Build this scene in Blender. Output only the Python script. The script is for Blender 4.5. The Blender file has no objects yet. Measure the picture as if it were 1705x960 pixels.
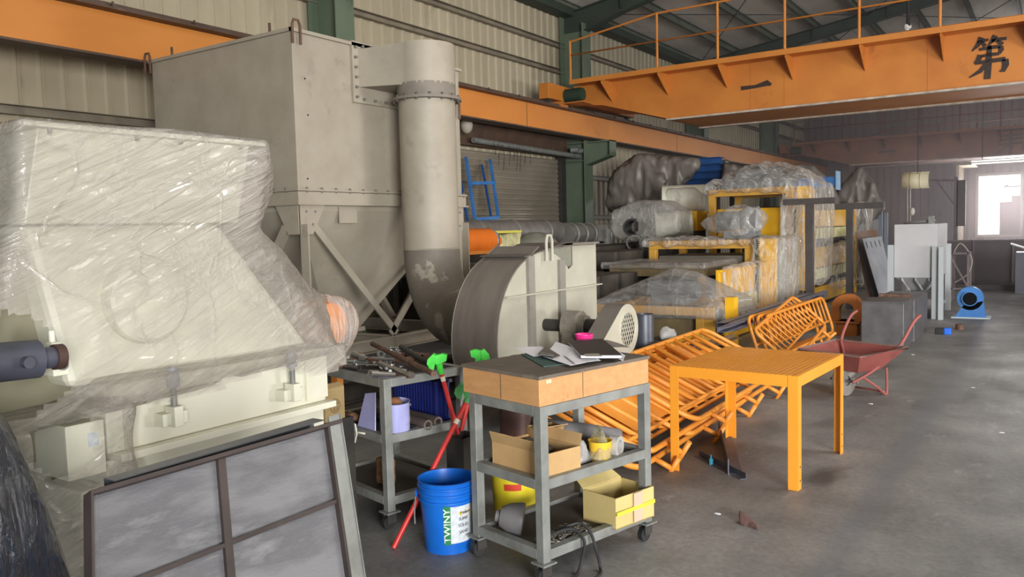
import bpy, bmesh, math, random
from math import sin, cos, pi, radians as rad
from mathutils import Vector, Matrix, noise
random.seed(7)
scene = bpy.context.scene
COL = scene.collection

# ---------------------------------------------------------------- camera
CAM = Vector((0, 0, 1.7)); FOC = 1350.0
def cam_axes(yaw, pitch, roll):
    cy, sy, cp, sp = cos(yaw), sin(yaw), cos(pitch), sin(pitch)
    f = Vector((-sy*cp, cy*cp, sp)); r = Vector((cy, sy, 0)); u = r.cross(f)
    return cos(roll)*r + sin(roll)*u, -sin(roll)*r + cos(roll)*u, f
CR, CU, CF = cam_axes(rad(33.86), rad(-4.06), rad(-1.494))
cam_data = bpy.data.cameras.new('camera'); cam = bpy.data.objects.new('camera', cam_data); COL.objects.link(cam)
cam_data.sensor_width = 36; cam_data.lens = FOC/1705*36; cam_data.clip_end = 200; cam_data.clip_start = 0.05
cam.matrix_world = Matrix(((CR.x, CU.x, -CF.x, CAM.x), (CR.y, CU.y, -CF.y, CAM.y), (CR.z, CU.z, -CF.z, CAM.z), (0, 0, 0, 1)))
scene.camera = cam
# survey of the place: a sight line through a point of the photograph met with a plane of the hall
def _ray(x, y): return CR*((x-852.5)/FOC) - CU*((y-480)/FOC) + CF
def gX(x, y, X0): d = _ray(x, y); return CAM + d*((X0-CAM.x)/d.x)
def gY(x, y, Y0): d = _ray(x, y); return CAM + d*((Y0-CAM.y)/d.y)
def gZ(x, y, Z0=0.0): d = _ray(x, y); return CAM + d*((Z0-CAM.z)/d.z)

# ---------------------------------------------------------------- world, light, exposure
scene.view_settings.view_transform = 'Standard'; scene.view_settings.look = 'None'
scene.view_settings.gamma = 1; scene.view_settings.use_curve_mapping = False
scene.view_settings.exposure = -0.3
world = bpy.data.worlds.new('sky'); scene.world = world; world.use_nodes = True
bg = world.node_tree.nodes['Background']; bg.inputs[0].default_value = (0.86, 0.93, 1.0, 1); bg.inputs[1].default_value = 2.2
def area(name, loc, target, sx, sy, watts, color=(1, 1, 1), spread=180):
    l = bpy.data.lights.new(name, 'AREA'); l.shape = 'RECTANGLE'; l.size = sx; l.size_y = sy; l.energy = watts; l.color = color
    l.spread = rad(spread)
    o = bpy.data.objects.new(name, l); COL.objects.link(o); o.location = loc
    o.rotation_euler = (Vector(target)-Vector(loc)).to_track_quat('-Z', 'Y').to_euler(); return o
# daylight through the big doorway behind the camera to the right, through a second doorway and the skylights
area('doorway_daylight', (9.7, -5.0, 2.3), (-2.5, 12.0, 2.0), 6.0, 4.2, 1500, (1.0, 0.985, 0.955), 95)
area('back_doorway_daylight', (1.0, -8.8, 2.3), (-1.5, 3.0, 2.0), 8.0, 4.2, 60, (0.93, 0.97, 1.0))
area('skylight_near', (2.0, 8.0, 7.9), (-1.0, 9.0, 0), 1.6, 9.0, 620, (1.0, 0.98, 0.94))
area('skylight_far', (4.5, 20.0, 8.0), (0.5, 21.0, 0), 1.6, 12.0, 1050, (0.95, 0.97, 1.0))
area('roof_fill_light', (9.6, 11.0, 0.8), (-5.0, 17.0, 8.0), 4.0, 1.2, 1200, (1.0, 0.97, 0.93))  # added lamp at the closed right wall, aimed up to brighten the roof lining
area('far_window_daylight', (-1.2, 39.6, 2.4), (-1.4, 25.0, 0.2), 2.6, 2.2, 900, (1.0, 0.96, 0.97))
scene.cycles.max_bounces = 10; scene.cycles.transparent_max_bounces = 32
scene.cycles.diffuse_bounces = 5; scene.cycles.glossy_bounces = 4; scene.cycles.transmission_bounces = 6
scene.cycles.caustics_reflective = False; scene.cycles.caustics_refractive = False
scene.cycles.sample_clamp_indirect = 4.0
try: scene.cycles.use_denoising = True
except Exception: pass

# ---------------------------------------------------------------- materials
MATS = {}
def srgb(r, g, b):
    f = lambda c: (c/255/12.92) if c/255 <= 0.04045 else ((c/255+0.055)/1.055)**2.4
    return (f(r), f(g), f(b), 1)
def mat(name, c, c2=None, scale=4, rough=0.6, metal=0.0, bump=0.0, bscale=60, stretch=(1, 1, 1), mixlo=0.35, mixhi=0.7,
        c3=None, s3=1.3, lo3=0.58, hi3=0.68, r2=None, coat=0, coord='Object', spec=0.5):
    """painted or raw surface: base colour c with blotches of c2 (scale) and worn patches of c3 (scale s3)"""
    if name in MATS: return MATS[name]
    m = bpy.data.materials.new(name); m.use_nodes = True; nt = m.node_tree; N = nt.nodes; L = nt.links
    p = N['Principled BSDF']; p.inputs['Roughness'].default_value = rough; p.inputs['Metallic'].default_value = metal
    p.inputs['Base Color'].default_value = c; p.inputs['Specular IOR Level'].default_value = spec
    p.inputs['Coat Weight'].default_value = coat
    tc = N.new('ShaderNodeTexCoord'); mp = N.new('ShaderNodeMapping'); mp.inputs['Scale'].default_value = stretch
    L.new(tc.outputs[coord], mp.inputs['Vector'])
    def nz(s, d=5, ro=0.6):
        n = N.new('ShaderNodeTexNoise'); n.inputs['Scale'].default_value = s; n.inputs['Detail'].default_value = d
        n.inputs['Roughness'].default_value = ro; L.new(mp.outputs[0], n.inputs['Vector']); return n
    def rng(src, lo, hi, a=0, b=1):
        r = N.new('ShaderNodeMapRange'); r.inputs[1].default_value = lo; r.inputs[2].default_value = hi
        r.inputs[3].default_value = a; r.inputs[4].default_value = b; L.new(src, r.inputs[0]); return r.outputs[0]
    col = None
    if c2 is not None:
        n = nz(scale); mx = N.new('ShaderNodeMix'); mx.data_type = 'RGBA'; mx.inputs[6].default_value = c; mx.inputs[7].default_value = c2
        f = rng(n.outputs[0], mixlo, mixhi); L.new(f, mx.inputs[0]); col = mx.outputs[2]
        if r2 is not None: L.new(rng(n.outputs[0], mixlo, mixhi, rough, r2), p.inputs['Roughness'])
    if c3 is not None:
        n = nz(s3, 8, 0.65); mx = N.new('ShaderNodeMix'); mx.data_type = 'RGBA'; mx.inputs[7].default_value = c3
        if col: L.new(col, mx.inputs[6])
        else: mx.inputs[6].default_value = c
        L.new(rng(n.outputs[0], lo3, hi3), mx.inputs[0]); col = mx.outputs[2]
    if col: L.new(col, p.inputs['Base Color'])
    if bump:
        n = nz(bscale, 4, 0.6); b = N.new('ShaderNodeBump'); b.inputs['Strength'].default_value = bump; b.inputs['Distance'].default_value = 0.01
        L.new(n.outputs[0], b.inputs['Height']); L.new(b.outputs[0], p.inputs['Normal'])
    MATS[name] = m; return m

def plastic(name, tint=(0.80, 0.79, 0.76, 1), milk=0.22, rough=0.16, cscale=5, stretch=(1, 1, 1), bump=0.6, edge=0.55, run='v', sw=.14):
    """thin crumpled stretch film: mostly see-through, milky where it is folded, glossy"""
    if name in MATS: return MATS[name]
    m = bpy.data.materials.new(name); m.use_nodes = True; nt = m.node_tree; N = nt.nodes; L = nt.links
    out = N['Material Output']; p = N['Principled BSDF']; p.inputs['Base Color'].default_value = tint
    p.inputs['Roughness'].default_value = rough; p.inputs['Specular IOR Level'].default_value = 0.9
    tc = N.new('ShaderNodeTexCoord'); mp = N.new('ShaderNodeMapping'); mp.inputs['Scale'].default_value = stretch; L.new(tc.outputs['Object'], mp.inputs['Vector'])
    n0 = N.new('ShaderNodeTexNoise'); n0.inputs['Scale'].default_value = cscale; n0.inputs['Detail'].default_value = 6; n0.inputs['Distortion'].default_value = 1.2
    L.new(mp.outputs[0], n0.inputs['Vector'])
    v = N.new('ShaderNodeTexVoronoi'); v.feature = 'DISTANCE_TO_EDGE'; v.inputs['Scale'].default_value = cscale*1.6
    mixv = N.new('ShaderNodeMix'); mixv.data_type = 'RGBA'; mixv.inputs[0].default_value = 0.25
    L.new(mp.outputs[0], mixv.inputs[6]); L.new(n0.outputs['Color'], mixv.inputs[7]); L.new(mixv.outputs[2], v.inputs['Vector'])
    mpr = N.new('ShaderNodeMapping'); mpr.inputs['Rotation'].default_value = (0.12, 0.1, 0.1) if run == 'v' else (-0.42, 0.1, 0.1); L.new(tc.outputs['Object'], mpr.inputs['Vector'])
    mp2 = N.new('ShaderNodeMapping'); mp2.inputs['Scale'].default_value = (cscale*3, cscale*12, cscale*1.2) if run == 'v' else (cscale*3, cscale*1.1, cscale*13)
    L.new(mpr.outputs[0], mp2.inputs['Vector'])
    n1 = N.new('ShaderNodeTexNoise'); n1.inputs['Scale'].default_value = 1.0; n1.inputs['Detail'].default_value = 5; n1.inputs['Distortion'].default_value = 0.6
    L.new(mp2.outputs[0], n1.inputs['Vector'])
    def rng(src, lo, hi, a=0., b=1.):
        r = N.new('ShaderNodeMapRange'); r.inputs[1].default_value = lo; r.inputs[2].default_value = hi
        r.inputs[3].default_value = a; r.inputs[4].default_value = b; L.new(src, r.inputs[0]); return r.outputs[0]
    def mth(op, a, b):
        q = N.new('ShaderNodeMath'); q.operation = op
        for i, s in enumerate((a, b)):
            if isinstance(s, float): q.inputs[i].default_value = s
            else: L.new(s, q.inputs[i])
        return q.outputs[0]
    crease = rng(v.outputs['Distance'], 0.0, 0.07, 1.0, 0.0)
    streak = rng(n1.outputs[0], 0.42, 0.68)
    h = mth('ADD', mth('ADD', mth('MULTIPLY', crease, 0.5), mth('MULTIPLY', streak, 0.8)), n0.outputs[0])
    b = N.new('ShaderNodeBump'); b.inputs['Strength'].default_value = bump; b.inputs['Distance'].default_value = 0.02
    L.new(h, b.inputs['Height']); L.new(b.outputs[0], p.inputs['Normal'])
    lw = N.new('ShaderNodeLayerWeight'); lw.inputs['Blend'].default_value = 0.25; L.new(b.outputs[0], lw.inputs['Normal'])
    fac = mth('ADD', mth('ADD', float(milk), mth('MULTIPLY', crease, 0.10)), mth('MULTIPLY', streak, float(sw)))
    nl = N.new('ShaderNodeTexNoise'); nl.inputs['Scale'].default_value = cscale*.45; nl.inputs['Detail'].default_value = 3; L.new(mp.outputs[0], nl.inputs['Vector'])
    fac = mth('ADD', fac, rng(nl.outputs[0], .35, .65, -float(milk)*.55, float(milk)*.45))
    fac = mth('ADD', fac, mth('MULTIPLY', lw.outputs['Fresnel'], float(edge)))
    cl = N.new('ShaderNodeClamp'); L.new(fac, cl.inputs[0]); cl.inputs[2].default_value = 0.95
    tr = N.new('ShaderNodeBsdfTransparent'); tr.inputs[0].default_value = (0.97, 0.97, 0.96, 1)
    mx = N.new('ShaderNodeMixShader'); L.new(cl.outputs[0], mx.inputs[0]); L.new(tr.outputs[0], mx.inputs[1]); L.new(p.outputs[0], mx.inputs[2])
    L.new(mx.outputs[0], out.inputs['Surface']); MATS[name] = m; return m

def emit(name, c, s):
    if name in MATS: return MATS[name]
    m = bpy.data.materials.new(name); m.use_nodes = True; N = m.node_tree.nodes
    p = N['Principled BSDF']; p.inputs['Base Color'].default_value = c; p.inputs['Emission Color'].default_value = c
    p.inputs['Emission Strength'].default_value = s; MATS[name] = m; return m

def M_concrete():
    m = bpy.data.materials.new('concrete_floor'); m.use_nodes = True; nt = m.node_tree; N = nt.nodes; L = nt.links
    p = N['Principled BSDF']; tc = N.new('ShaderNodeTexCoord')
    def nz(s, st=(1, 1, 1), d=7, ro=0.62, dist=0.0):
        mp = N.new('ShaderNodeMapping'); mp.inputs['Scale'].default_value = st; L.new(tc.outputs['Object'], mp.inputs['Vector'])
        n = N.new('ShaderNodeTexNoise'); n.inputs['Scale'].default_value = s; n.inputs['Detail'].default_value = d
        n.inputs['Roughness'].default_value = ro; n.inputs['Distortion'].default_value = dist; L.new(mp.outputs[0], n.inputs['Vector']); return n.outputs[0]
    def ramp(src, stops):
        r = N.new('ShaderNodeValToRGB'); L.new(src, r.inputs[0]); e = r.color_ramp.elements
        e[0].position, e[0].color = stops[0]; e[1].position, e[1].color = stops[-1]
        for s in stops[1:-1]: q = e.new(s[0]); q.color = s[1]
        return r.outputs[0]
    def mixc(f, a, b, mode='MIX'):
        x = N.new('ShaderNodeMix'); x.data_type = 'RGBA'; x.blend_type = mode
        if isinstance(f, float): x.inputs[0].default_value = f
        else: L.new(f, x.inputs[0])
        for i, s in ((6, a), (7, b)):
            if isinstance(s, tuple): x.inputs[i].default_value = s
            else: L.new(s, x.inputs[i])
        return x.outputs[2]
    base = ramp(nz(0.9), [(0.3, (0.16, 0.16, 0.16, 1)), (0.52, (0.26, 0.262, 0.26, 1)), (0.72, (0.38, 0.38, 0.375, 1))])
    streaks = ramp(nz(1.2, (1, 0.16, 1), 6, 0.6, 0.4), [(0.38, (0.68, 0.68, 0.68, 1)), (0.62, (1, 1, 1, 1))])
    c = mixc(1.0, base, streaks, 'MULTIPLY')
    fine = ramp(nz(26, (1, 1, 1), 8, 0.75), [(0.35, (0.72, 0.72, 0.72, 1)), (0.6, (1, 1, 1, 1))])
    c = mixc(1.0, c, fine, 'MULTIPLY')
    oil = ramp(nz(0.55, (1, 1, 1), 6, 0.55, 0.8), [(0.62, (0, 0, 0, 1)), (0.72, (1, 1, 1, 1))])
    c = mixc(oil, c, (0.075, 0.073, 0.07, 1))
    scuff = ramp(nz(3.2, (1, .5, 1), 9, .72, .3), [(0.60, (0, 0, 0, 1)), (0.70, (.5, .5, .5, 1))])
    c = mixc(scuff, c, (0.44, 0.45, 0.46, 1))
    # the dark strip worn into the floor along the hall
    sx = N.new('ShaderNodeSeparateXYZ'); L.new(tc.outputs['Object'], sx.inputs[0])
    d = N.new('ShaderNodeMath'); d.operation = 'ADD'; L.new(sx.outputs[0], d.inputs[0]); d.inputs[1].default_value = 0.90
    a = N.new('ShaderNodeMath'); a.operation = 'ABSOLUTE'; L.new(d.outputs[0], a.inputs[0])
    r = N.new('ShaderNodeMapRange'); r.inputs[1].default_value = 0.03; r.inputs[2].default_value = 0.13; r.inputs[3].default_value = 0.5; r.inputs[4].default_value = 0
    L.new(a.outputs[0], r.inputs[0]); c = mixc(r.outputs[0], c, (0.13, 0.145, 0.17, 1))
    L.new(c, p.inputs['Base Color'])
    rr = N.new('ShaderNodeMapRange'); rr.inputs[3].default_value = 0.32; rr.inputs[4].default_value = 0.72; L.new(nz(1.7, (1, 1, 1), 6), rr.inputs[0]); L.new(rr.outputs[0], p.inputs['Roughness'])
    b = N.new('ShaderNodeBump'); b.inputs['Strength'].default_value = 0.25; b.inputs['Distance'].default_value = 0.004; L.new(nz(40), b.inputs['Height']); L.new(b.outputs[0], p.inputs['Normal'])
    return m

taupe   = lambda: mat('taupe_paint', srgb(166, 158, 143), srgb(152, 143, 128), 2.2, 0.55, bump=0.05, c3=srgb(122, 113, 100), s3=2.4, lo3=0.60, hi3=0.78)
taupe_d = lambda: mat('dusty_taupe_paint', srgb(132, 124, 114), srgb(112, 105, 97), 3, 0.7, bump=0.05)
greyp   = lambda: mat('pale_grey_green_paint', srgb(182, 179, 164), srgb(166, 163, 148), 2.5, 0.5, bump=0.04, c3=srgb(128, 122, 110), s3=3, lo3=0.62, hi3=0.78)
dust    = lambda: mat('dust_layer', srgb(108, 100, 93), srgb(88, 82, 76), 5, 0.85)
cream   = lambda: mat('cream_paint', srgb(220, 219, 202), srgb(208, 206, 188), 2, 0.4, c3=srgb(190, 184, 156), s3=3, lo3=0.64, hi3=0.8)
orange  = lambda: mat('orange_crane_paint', srgb(200, 126, 50), srgb(186, 112, 42), 1.5, 0.6, bump=0.04, c3=srgb(140, 76, 34), s3=2.0, lo3=0.62, hi3=0.8)
orange2 = lambda: mat('runway_orange_paint', srgb(222, 144, 68), srgb(208, 130, 56), 0.9, 0.6, c3=srgb(150, 96, 70), s3=1.2, lo3=0.62, hi3=0.8, stretch=(1, 0.5, 1))
rustor  = lambda: mat('old_orange_paint', srgb(150, 92, 60), srgb(120, 72, 50), 1.4, 0.7, c3=srgb(84, 56, 46), s3=2, lo3=0.6, hi3=0.8)
green   = lambda: mat('green_column_paint', srgb(104, 118, 98), srgb(92, 106, 88), 2, 0.6, c3=srgb(66, 74, 64), s3=2, lo3=0.6, hi3=0.75)
green_d = lambda: mat('dark_green_steel_paint', srgb(52, 66, 54), srgb(42, 54, 45), 2, 0.65)
siding  = lambda: mat('beige_siding', srgb(182, 171, 146), srgb(166, 155, 132), 1.2, 0.6, c3=srgb(132, 122, 104), s3=1.6, lo3=0.58, hi3=0.8, stretch=(1, 1, 0.35))
siding2 = lambda: mat('brown_grey_siding', srgb(140, 124, 118), srgb(120, 106, 102), 0.7, 0.7, c3=srgb(78, 68, 66), s3=1, lo3=0.55, hi3=0.8, stretch=(1, 1, 0.3))
girtm   = lambda: mat('girt_steel', srgb(140, 130, 112), srgb(112, 104, 92), 3, 0.6)
brownst = lambda: mat('brown_rail_steel', srgb(92, 72, 58), srgb(70, 54, 46), 3, 0.6, c3=srgb(122, 96, 76), s3=4, lo3=0.6, hi3=0.8)
steel   = lambda: mat('worn_grey_steel', srgb(142, 145, 142), srgb(114, 115, 112), 7, 0.5, 0.25, bump=0.05, c3=srgb(98, 88, 76), s3=4, lo3=0.6, hi3=0.75)
sheet   = lambda: mat('mill_steel_sheet', srgb(122, 125, 130), srgb(98, 100, 105), 3.5, 0.45, 0.35, c3=srgb(78, 76, 76), s3=3, lo3=0.6, hi3=0.8)
chrome  = lambda: mat('bright_chrome', srgb(205, 206, 206), srgb(170, 170, 170), 12, 0.22, 0.9)
rust    = lambda: mat('rusty_steel', srgb(112, 84, 68), srgb(84, 62, 52), 9, 0.75, 0.15, bump=0.15, c3=srgb(132, 104, 88), s3=12, lo3=0.55, hi3=0.7)
darkst  = lambda: mat('dark_steel', srgb(66, 63, 60), srgb(50, 48, 46), 6, 0.6, 0.2)
black   = lambda: mat('black_rubber', srgb(30, 30, 32), srgb(42, 42, 44), 8, 0.6)
yellow  = lambda: mat('yellow_machine_paint', srgb(240, 186, 36), srgb(228, 170, 30), 2, 0.42, c3=srgb(190, 138, 36), s3=3, lo3=0.64, hi3=0.8)
ochre   = lambda: mat('dusty_ochre_paint', srgb(206, 158, 66), srgb(186, 140, 60), 2.5, 0.55, c3=srgb(150, 116, 64), s3=3, lo3=0.6, hi3=0.8)
creamst = lambda: mat('pale_cream_strip', srgb(226, 220, 170), srgb(208, 200, 150), 4, 0.5)
tablem  = lambda: mat('table_orange_paint', srgb(236, 158, 52), srgb(228, 148, 44), 2, 0.33, coat=0.2)
barrm   = lambda: mat('barrier_orange_paint', srgb(226, 148, 58), srgb(212, 134, 48), 4, 0.42, c3=srgb(176, 112, 60), s3=6, lo3=0.66, hi3=0.75)
bluem   = lambda: mat('blue_steel_paint', srgb(66, 128, 196), srgb(52, 110, 176), 3, 0.45)
bluedk  = lambda: mat('deep_blue_paint', srgb(30, 84, 150), srgb(24, 70, 128), 3, 0.5)
bucketm = lambda: mat('blue_bucket_plastic', srgb(20, 108, 208), srgb(16, 92, 188), 6, 0.35, c3=srgb(60, 84, 120), s3=7, lo3=0.66, hi3=0.75)
redp    = lambda: mat('red_handle_plastic', srgb(206, 54, 50), srgb(190, 44, 44), 12, 0.35)
greenp  = lambda: mat('bright_green_plastic', srgb(78, 226, 74), srgb(60, 206, 60), 20, 0.45)
wood    = lambda: mat('plywood', srgb(198, 150, 100), srgb(182, 134, 86), 3, 0.6, stretch=(1, 6, 8), c3=srgb(160, 112, 70), s3=2, lo3=0.62, hi3=0.75)
woodtop = lambda: mat('grimy_wood_top', srgb(110, 100, 90), srgb(88, 80, 72), 4, 0.7, c3=srgb(132, 120, 106), s3=6, lo3=0.6, hi3=0.75)
carton  = lambda: mat('brown_cardboard', srgb(190, 156, 108), srgb(176, 142, 96), 5, 0.8, c3=srgb(150, 116, 78), s3=5, lo3=0.62, hi3=0.75)
kraft   = lambda: mat('tan_cardboard', srgb(200, 180, 120), srgb(190, 170, 112), 5, 0.8)
paper   = lambda: mat('white_paper', srgb(246, 246, 252), srgb(232, 232, 242), 30, 0.7, stretch=(1, 5, 1))
pinkm   = lambda: mat('pink_plastic', srgb(240, 60, 150), None, 4, 0.35)
lav     = lambda: mat('lavender_can_paint', srgb(176, 178, 226), srgb(160, 162, 214), 4, 0.22, 0.1)
redoxid = lambda: mat('red_oxide_barrow_paint', srgb(150, 82, 76), srgb(132, 70, 66), 4, 0.6, c3=srgb(100, 66, 60), s3=5, lo3=0.55, hi3=0.7)
tarpm   = lambda: mat('grey_tarpaulin', srgb(126, 118, 112), srgb(104, 97, 92), 3, 0.42, bump=0.35, bscale=9)
whitegr = lambda: mat('pale_grey_paint', srgb(190, 190, 192), srgb(176, 176, 180), 2, 0.5)
film    = lambda: plastic('stretch_film', tint=(.52, .48, .43, 1), milk=0.34, cscale=3.0, rough=.14, bump=.5, run='d')
film2   = lambda: plastic('dusty_sheet_film', tint=(0.62, 0.61, 0.60, 1), milk=0.16, cscale=2.2, rough=0.22, edge=0.4)
film3   = lambda: plastic('clear_hanging_film', tint=(0.92, 0.91, 0.89, 1), milk=0.04, sw=.34, cscale=3.0, rough=0.14, edge=0.5)  # bright fold highlights put in as pale, denser streaks
film4   = lambda: plastic('dense_stretch_film', tint=(0.62, 0.60, 0.57, 1), milk=0.24, bump=.4, cscale=3, rough=0.2, edge=0.4)

# ---------------------------------------------------------------- mesh helpers
ROOT = {}
class MB:
    def __init__(s): s.v = []; s.f = []; s.sm = []
    def add(s, vs, fs, smooth=False):
        b = len(s.v); s.v += [Vector(p) for p in vs]; s.f += [tuple(i+b for i in f) for f in fs]; s.sm += [smooth]*len(fs); return s
    def hexa(s, p): return s.add(p, [(0, 3, 2, 1), (4, 5, 6, 7), (0, 1, 5, 4), (1, 2, 6, 5), (2, 3, 7, 6), (3, 0, 4, 7)])
    def box(s, x0, x1, y0, y1, z0, z1):
        x0, x1 = min(x0, x1), max(x0, x1); y0, y1 = min(y0, y1), max(y0, y1); z0, z1 = min(z0, z1), max(z0, z1)
        return s.hexa([(x0, y0, z0), (x1, y0, z0), (x1, y1, z0), (x0, y1, z0), (x0, y0, z1), (x1, y0, z1), (x1, y1, z1), (x0, y1, z1)])
    def frame(s, p, q, up):
        p, q = Vector(p), Vector(q); t = (q-p).normalized(); up = Vector(up)
        if abs(t.dot(up.normalized())) > 0.98: up = Vector((1, 0, 0)) if abs(t.x) < 0.9 else Vector((0, 1, 0))
        a = t.cross(up).normalized(); b = a.cross(t).normalized(); return p, q, a, b
    def prof(s, p, q, pts, up=(0, 0, 1), smooth=False):
        p, q, a, b = s.frame(p, q, up); n = len(pts)
        vs = [p+a*u+b*w for u, w in pts]+[q+a*u+b*w for u, w in pts]
        fs = [(i, (i+1) % n, (i+1) % n+n, i+n) for i in range(n)]
        s.add(vs, fs, smooth); s.add(vs[:n], [tuple(range(n))[::-1]]); s.add(vs[n:], [tuple(range(n))]); return s
    def beam(s, p, q, w, h, up=(0, 0, 1)):
        return s.prof(p, q, [(-w/2, -h/2), (w/2, -h/2), (w/2, h/2), (-w/2, h/2)], up)
    def ibeam(s, p, q, w, h, t=0.012, up=(0, 0, 1)):
        w2, h2 = w/2, h/2
        return s.prof(p, q, [(-w2, -h2), (w2, -h2), (w2, -h2+t), (t/2, -h2+t), (t/2, h2-t), (w2, h2-t), (w2, h2), (-w2, h2), (-w2, h2-t), (-t/2, h2-t), (-t/2, -h2+t), (-w2, -h2+t)], up)
    def angle(s, p, q, w, h, t=0.006, up=(0, 0, 1), fx=1, fy=1):
        return s.prof(p, q, [(0, 0), (fx*w, 0), (fx*w, fy*t), (fx*t, fy*t), (fx*t, fy*h), (0, fy*h)], up)
    def chan(s, p, q, w, h, t=0.006, up=(0, 0, 1)):
        w2, h2 = w/2, h/2
        return s.prof(p, q, [(-w2, -h2), (w2, -h2), (w2, -h2+t), (-w2+t, -h2+t), (-w2+t, h2-t), (w2, h2-t), (w2, h2), (-w2, h2)], up)
    def tube(s, pts, r, n=12, closed=False, caps=True, smooth=True):
        pts = [Vector(p) for p in pts]; m = len(pts); rs = r if isinstance(r, (list, tuple)) else [r]*m
        T = []
        for i in range(m):
            a = pts[(i-1) % m] if (closed or i > 0) else pts[i]; b = pts[(i+1) % m] if (closed or i < m-1) else pts[i]
            T.append((b-a).normalized())
        up = Vector((0, 0, 1)) if abs(T[0].z) < 0.9 else Vector((1, 0, 0))
        a = T[0].cross(up).normalized(); vs = []
        for i in range(m):
            a = (a - T[i]*a.dot(T[i])).normalized(); b = T[i].cross(a)
            vs += [pts[i]+(a*cos(2*pi*k/n)+b*sin(2*pi*k/n))*rs[i] for k in range(n)]
        fs = []
        for i in range(m if closed else m-1):
            j = (i+1) % m
            fs += [(i*n+k, i*n+(k+1) % n, j*n+(k+1) % n, j*n+k) for k in range(n)]
        s.add(vs, fs, smooth)
        if caps and not closed: s.add(vs[:n], [tuple(range(n))[::-1]]); s.add(vs[-n:], [tuple(range(n))])
        return s
    def lathe(s, c, ax, prof, n=24, smooth=True, a0=0, a1=2*pi):
        """prof: (radius, distance along the axis)"""
        c, ax = Vector(c), Vector(ax).normalized(); up = Vector((0, 0, 1)) if abs(ax.z) < 0.9 else Vector((1, 0, 0))
        a = ax.cross(up).normalized(); b = ax.cross(a); full = abs(a1-a0-2*pi) < 1e-6; k2 = n if full else n+1
        vs = [c+ax*t+(a*cos(a0+(a1-a0)*k/n)+b*sin(a0+(a1-a0)*k/n))*max(r, 1e-4) for r, t in prof for k in range(k2)]
        fs = []
        for i in range(len(prof)-1):
            for k in range(n):
                fs.append((i*k2+k, i*k2+(k+1) % k2, (i+1)*k2+(k+1) % k2, (i+1)*k2+k))
        return s.add(vs, fs, smooth)
    def cyl(s, p, q, r, n=20, r2=None): return s.tube([p, q], [r, r if r2 is None else r2], n)
    def plate(s, poly, off):
        off = Vector(off); poly = [Vector(p) for p in poly]; n = len(poly)
        s.add(poly+[p+off for p in poly], [tuple(range(n))[::-1], tuple(range(n, 2*n))]+[(i, (i+1) % n, (i+1) % n+n, i+n) for i in range(n)]); return s
    def ball(s, c, r, n=12, sq=(1, 1, 1)):
        c = Vector(c); vs = []; fs = []; m = n//2
        for i in range(m+1):
            for k in range(n):
                t = pi*i/m; u = 2*pi*k/n; vs.append(c+Vector((r*sq[0]*sin(t)*cos(u), r*sq[1]*sin(t)*sin(u), r*sq[2]*cos(t))))
        for i in range(m):
            for k in range(n): fs.append((i*n+k, (i+1)*n+k, (i+1)*n+(k+1) % n, i*n+(k+1) % n))
        return s.add(vs, fs, True)
    def build(s, name, m, parent=None, bev=0, local=False, seg=2, solid=0):
        me = bpy.data.meshes.new(name)
        r = parent
        while r is not None and r.parent: r = r.parent
        vs = s.v
        if r is not None and not local:
            inv = ROOT[r.name].inverted(); vs = [inv @ p for p in vs]
        me.from_pydata([tuple(p) for p in vs], [], s.f)
        for i, p in enumerate(me.polygons): p.use_smooth = s.sm[i]
        me.validate(); bm = bmesh.new(); bm.from_mesh(me)
        if any(s.sm): bmesh.ops.remove_doubles(bm, verts=bm.verts, dist=1e-5)
        bmesh.ops.recalc_face_normals(bm, faces=bm.faces)
        for e in bm.edges:
            if len(e.link_faces) == 2 and e.calc_face_angle(0) > rad(38): e.smooth = False
        bm.to_mesh(me); bm.free()
        me.materials.append(m); o = bpy.data.objects.new(name, me); COL.objects.link(o)
        if r is not None: o.parent = parent
        if solid:
            md = o.modifiers.new('t', 'SOLIDIFY'); md.thickness = solid; md.offset = 0
        if bev:
            md = o.modifiers.new('b', 'BEVEL'); md.width = bev; md.segments = seg; md.limit_method = 'ANGLE'; md.angle_limit = rad(40)
        return o
def tag(o, label=None, cat=None, group=None, kind=None):
    if label: o['label'] = label
    if cat: o['category'] = cat
    if group: o['group'] = group
    if kind: o['kind'] = kind
    return o
def thing(name, label, cat, loc=(0, 0, 0), rz=0.0, group=None):
    o = bpy.data.objects.new(name, None); COL.objects.link(o); o.location = loc; o.rotation_euler = (0, 0, rz); o.empty_display_size = 0.1
    ROOT[o.name] = Matrix.Translation(Vector(loc)) @ Matrix.Rotation(rz, 4, 'Z')
    return tag(o, label, cat, group)
def solo(mb, name, m, label, cat, group=None, bev=0, loc=None, solid=0):
    """a thing that is one mesh, its origin at its base"""
    if loc is None:
        xs = [p.x for p in mb.v]; ys = [p.y for p in mb.v]; zs = [p.z for p in mb.v]
        loc = Vector(((min(xs)+max(xs))/2, (min(ys)+max(ys))/2, min(zs)))
    loc = Vector(loc); mb.v = [p-loc for p in mb.v]; o = mb.build(name, m, None, bev, solid=solid); o.location = loc
    return tag(o, label, cat, group)
def copy_tree(o, parent=None):
    c = o.copy(); COL.objects.link(c)
    if parent is not None: c.parent = parent
    for ch in list(o.children): copy_tree(ch, c)
    return c
def struct(mb, name, m, parent=None, **k):
    o = mb.build(name, m, parent, **k)
    if parent is None: o['kind'] = 'structure'; ROOT[o.name] = Matrix()
    return o

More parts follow.
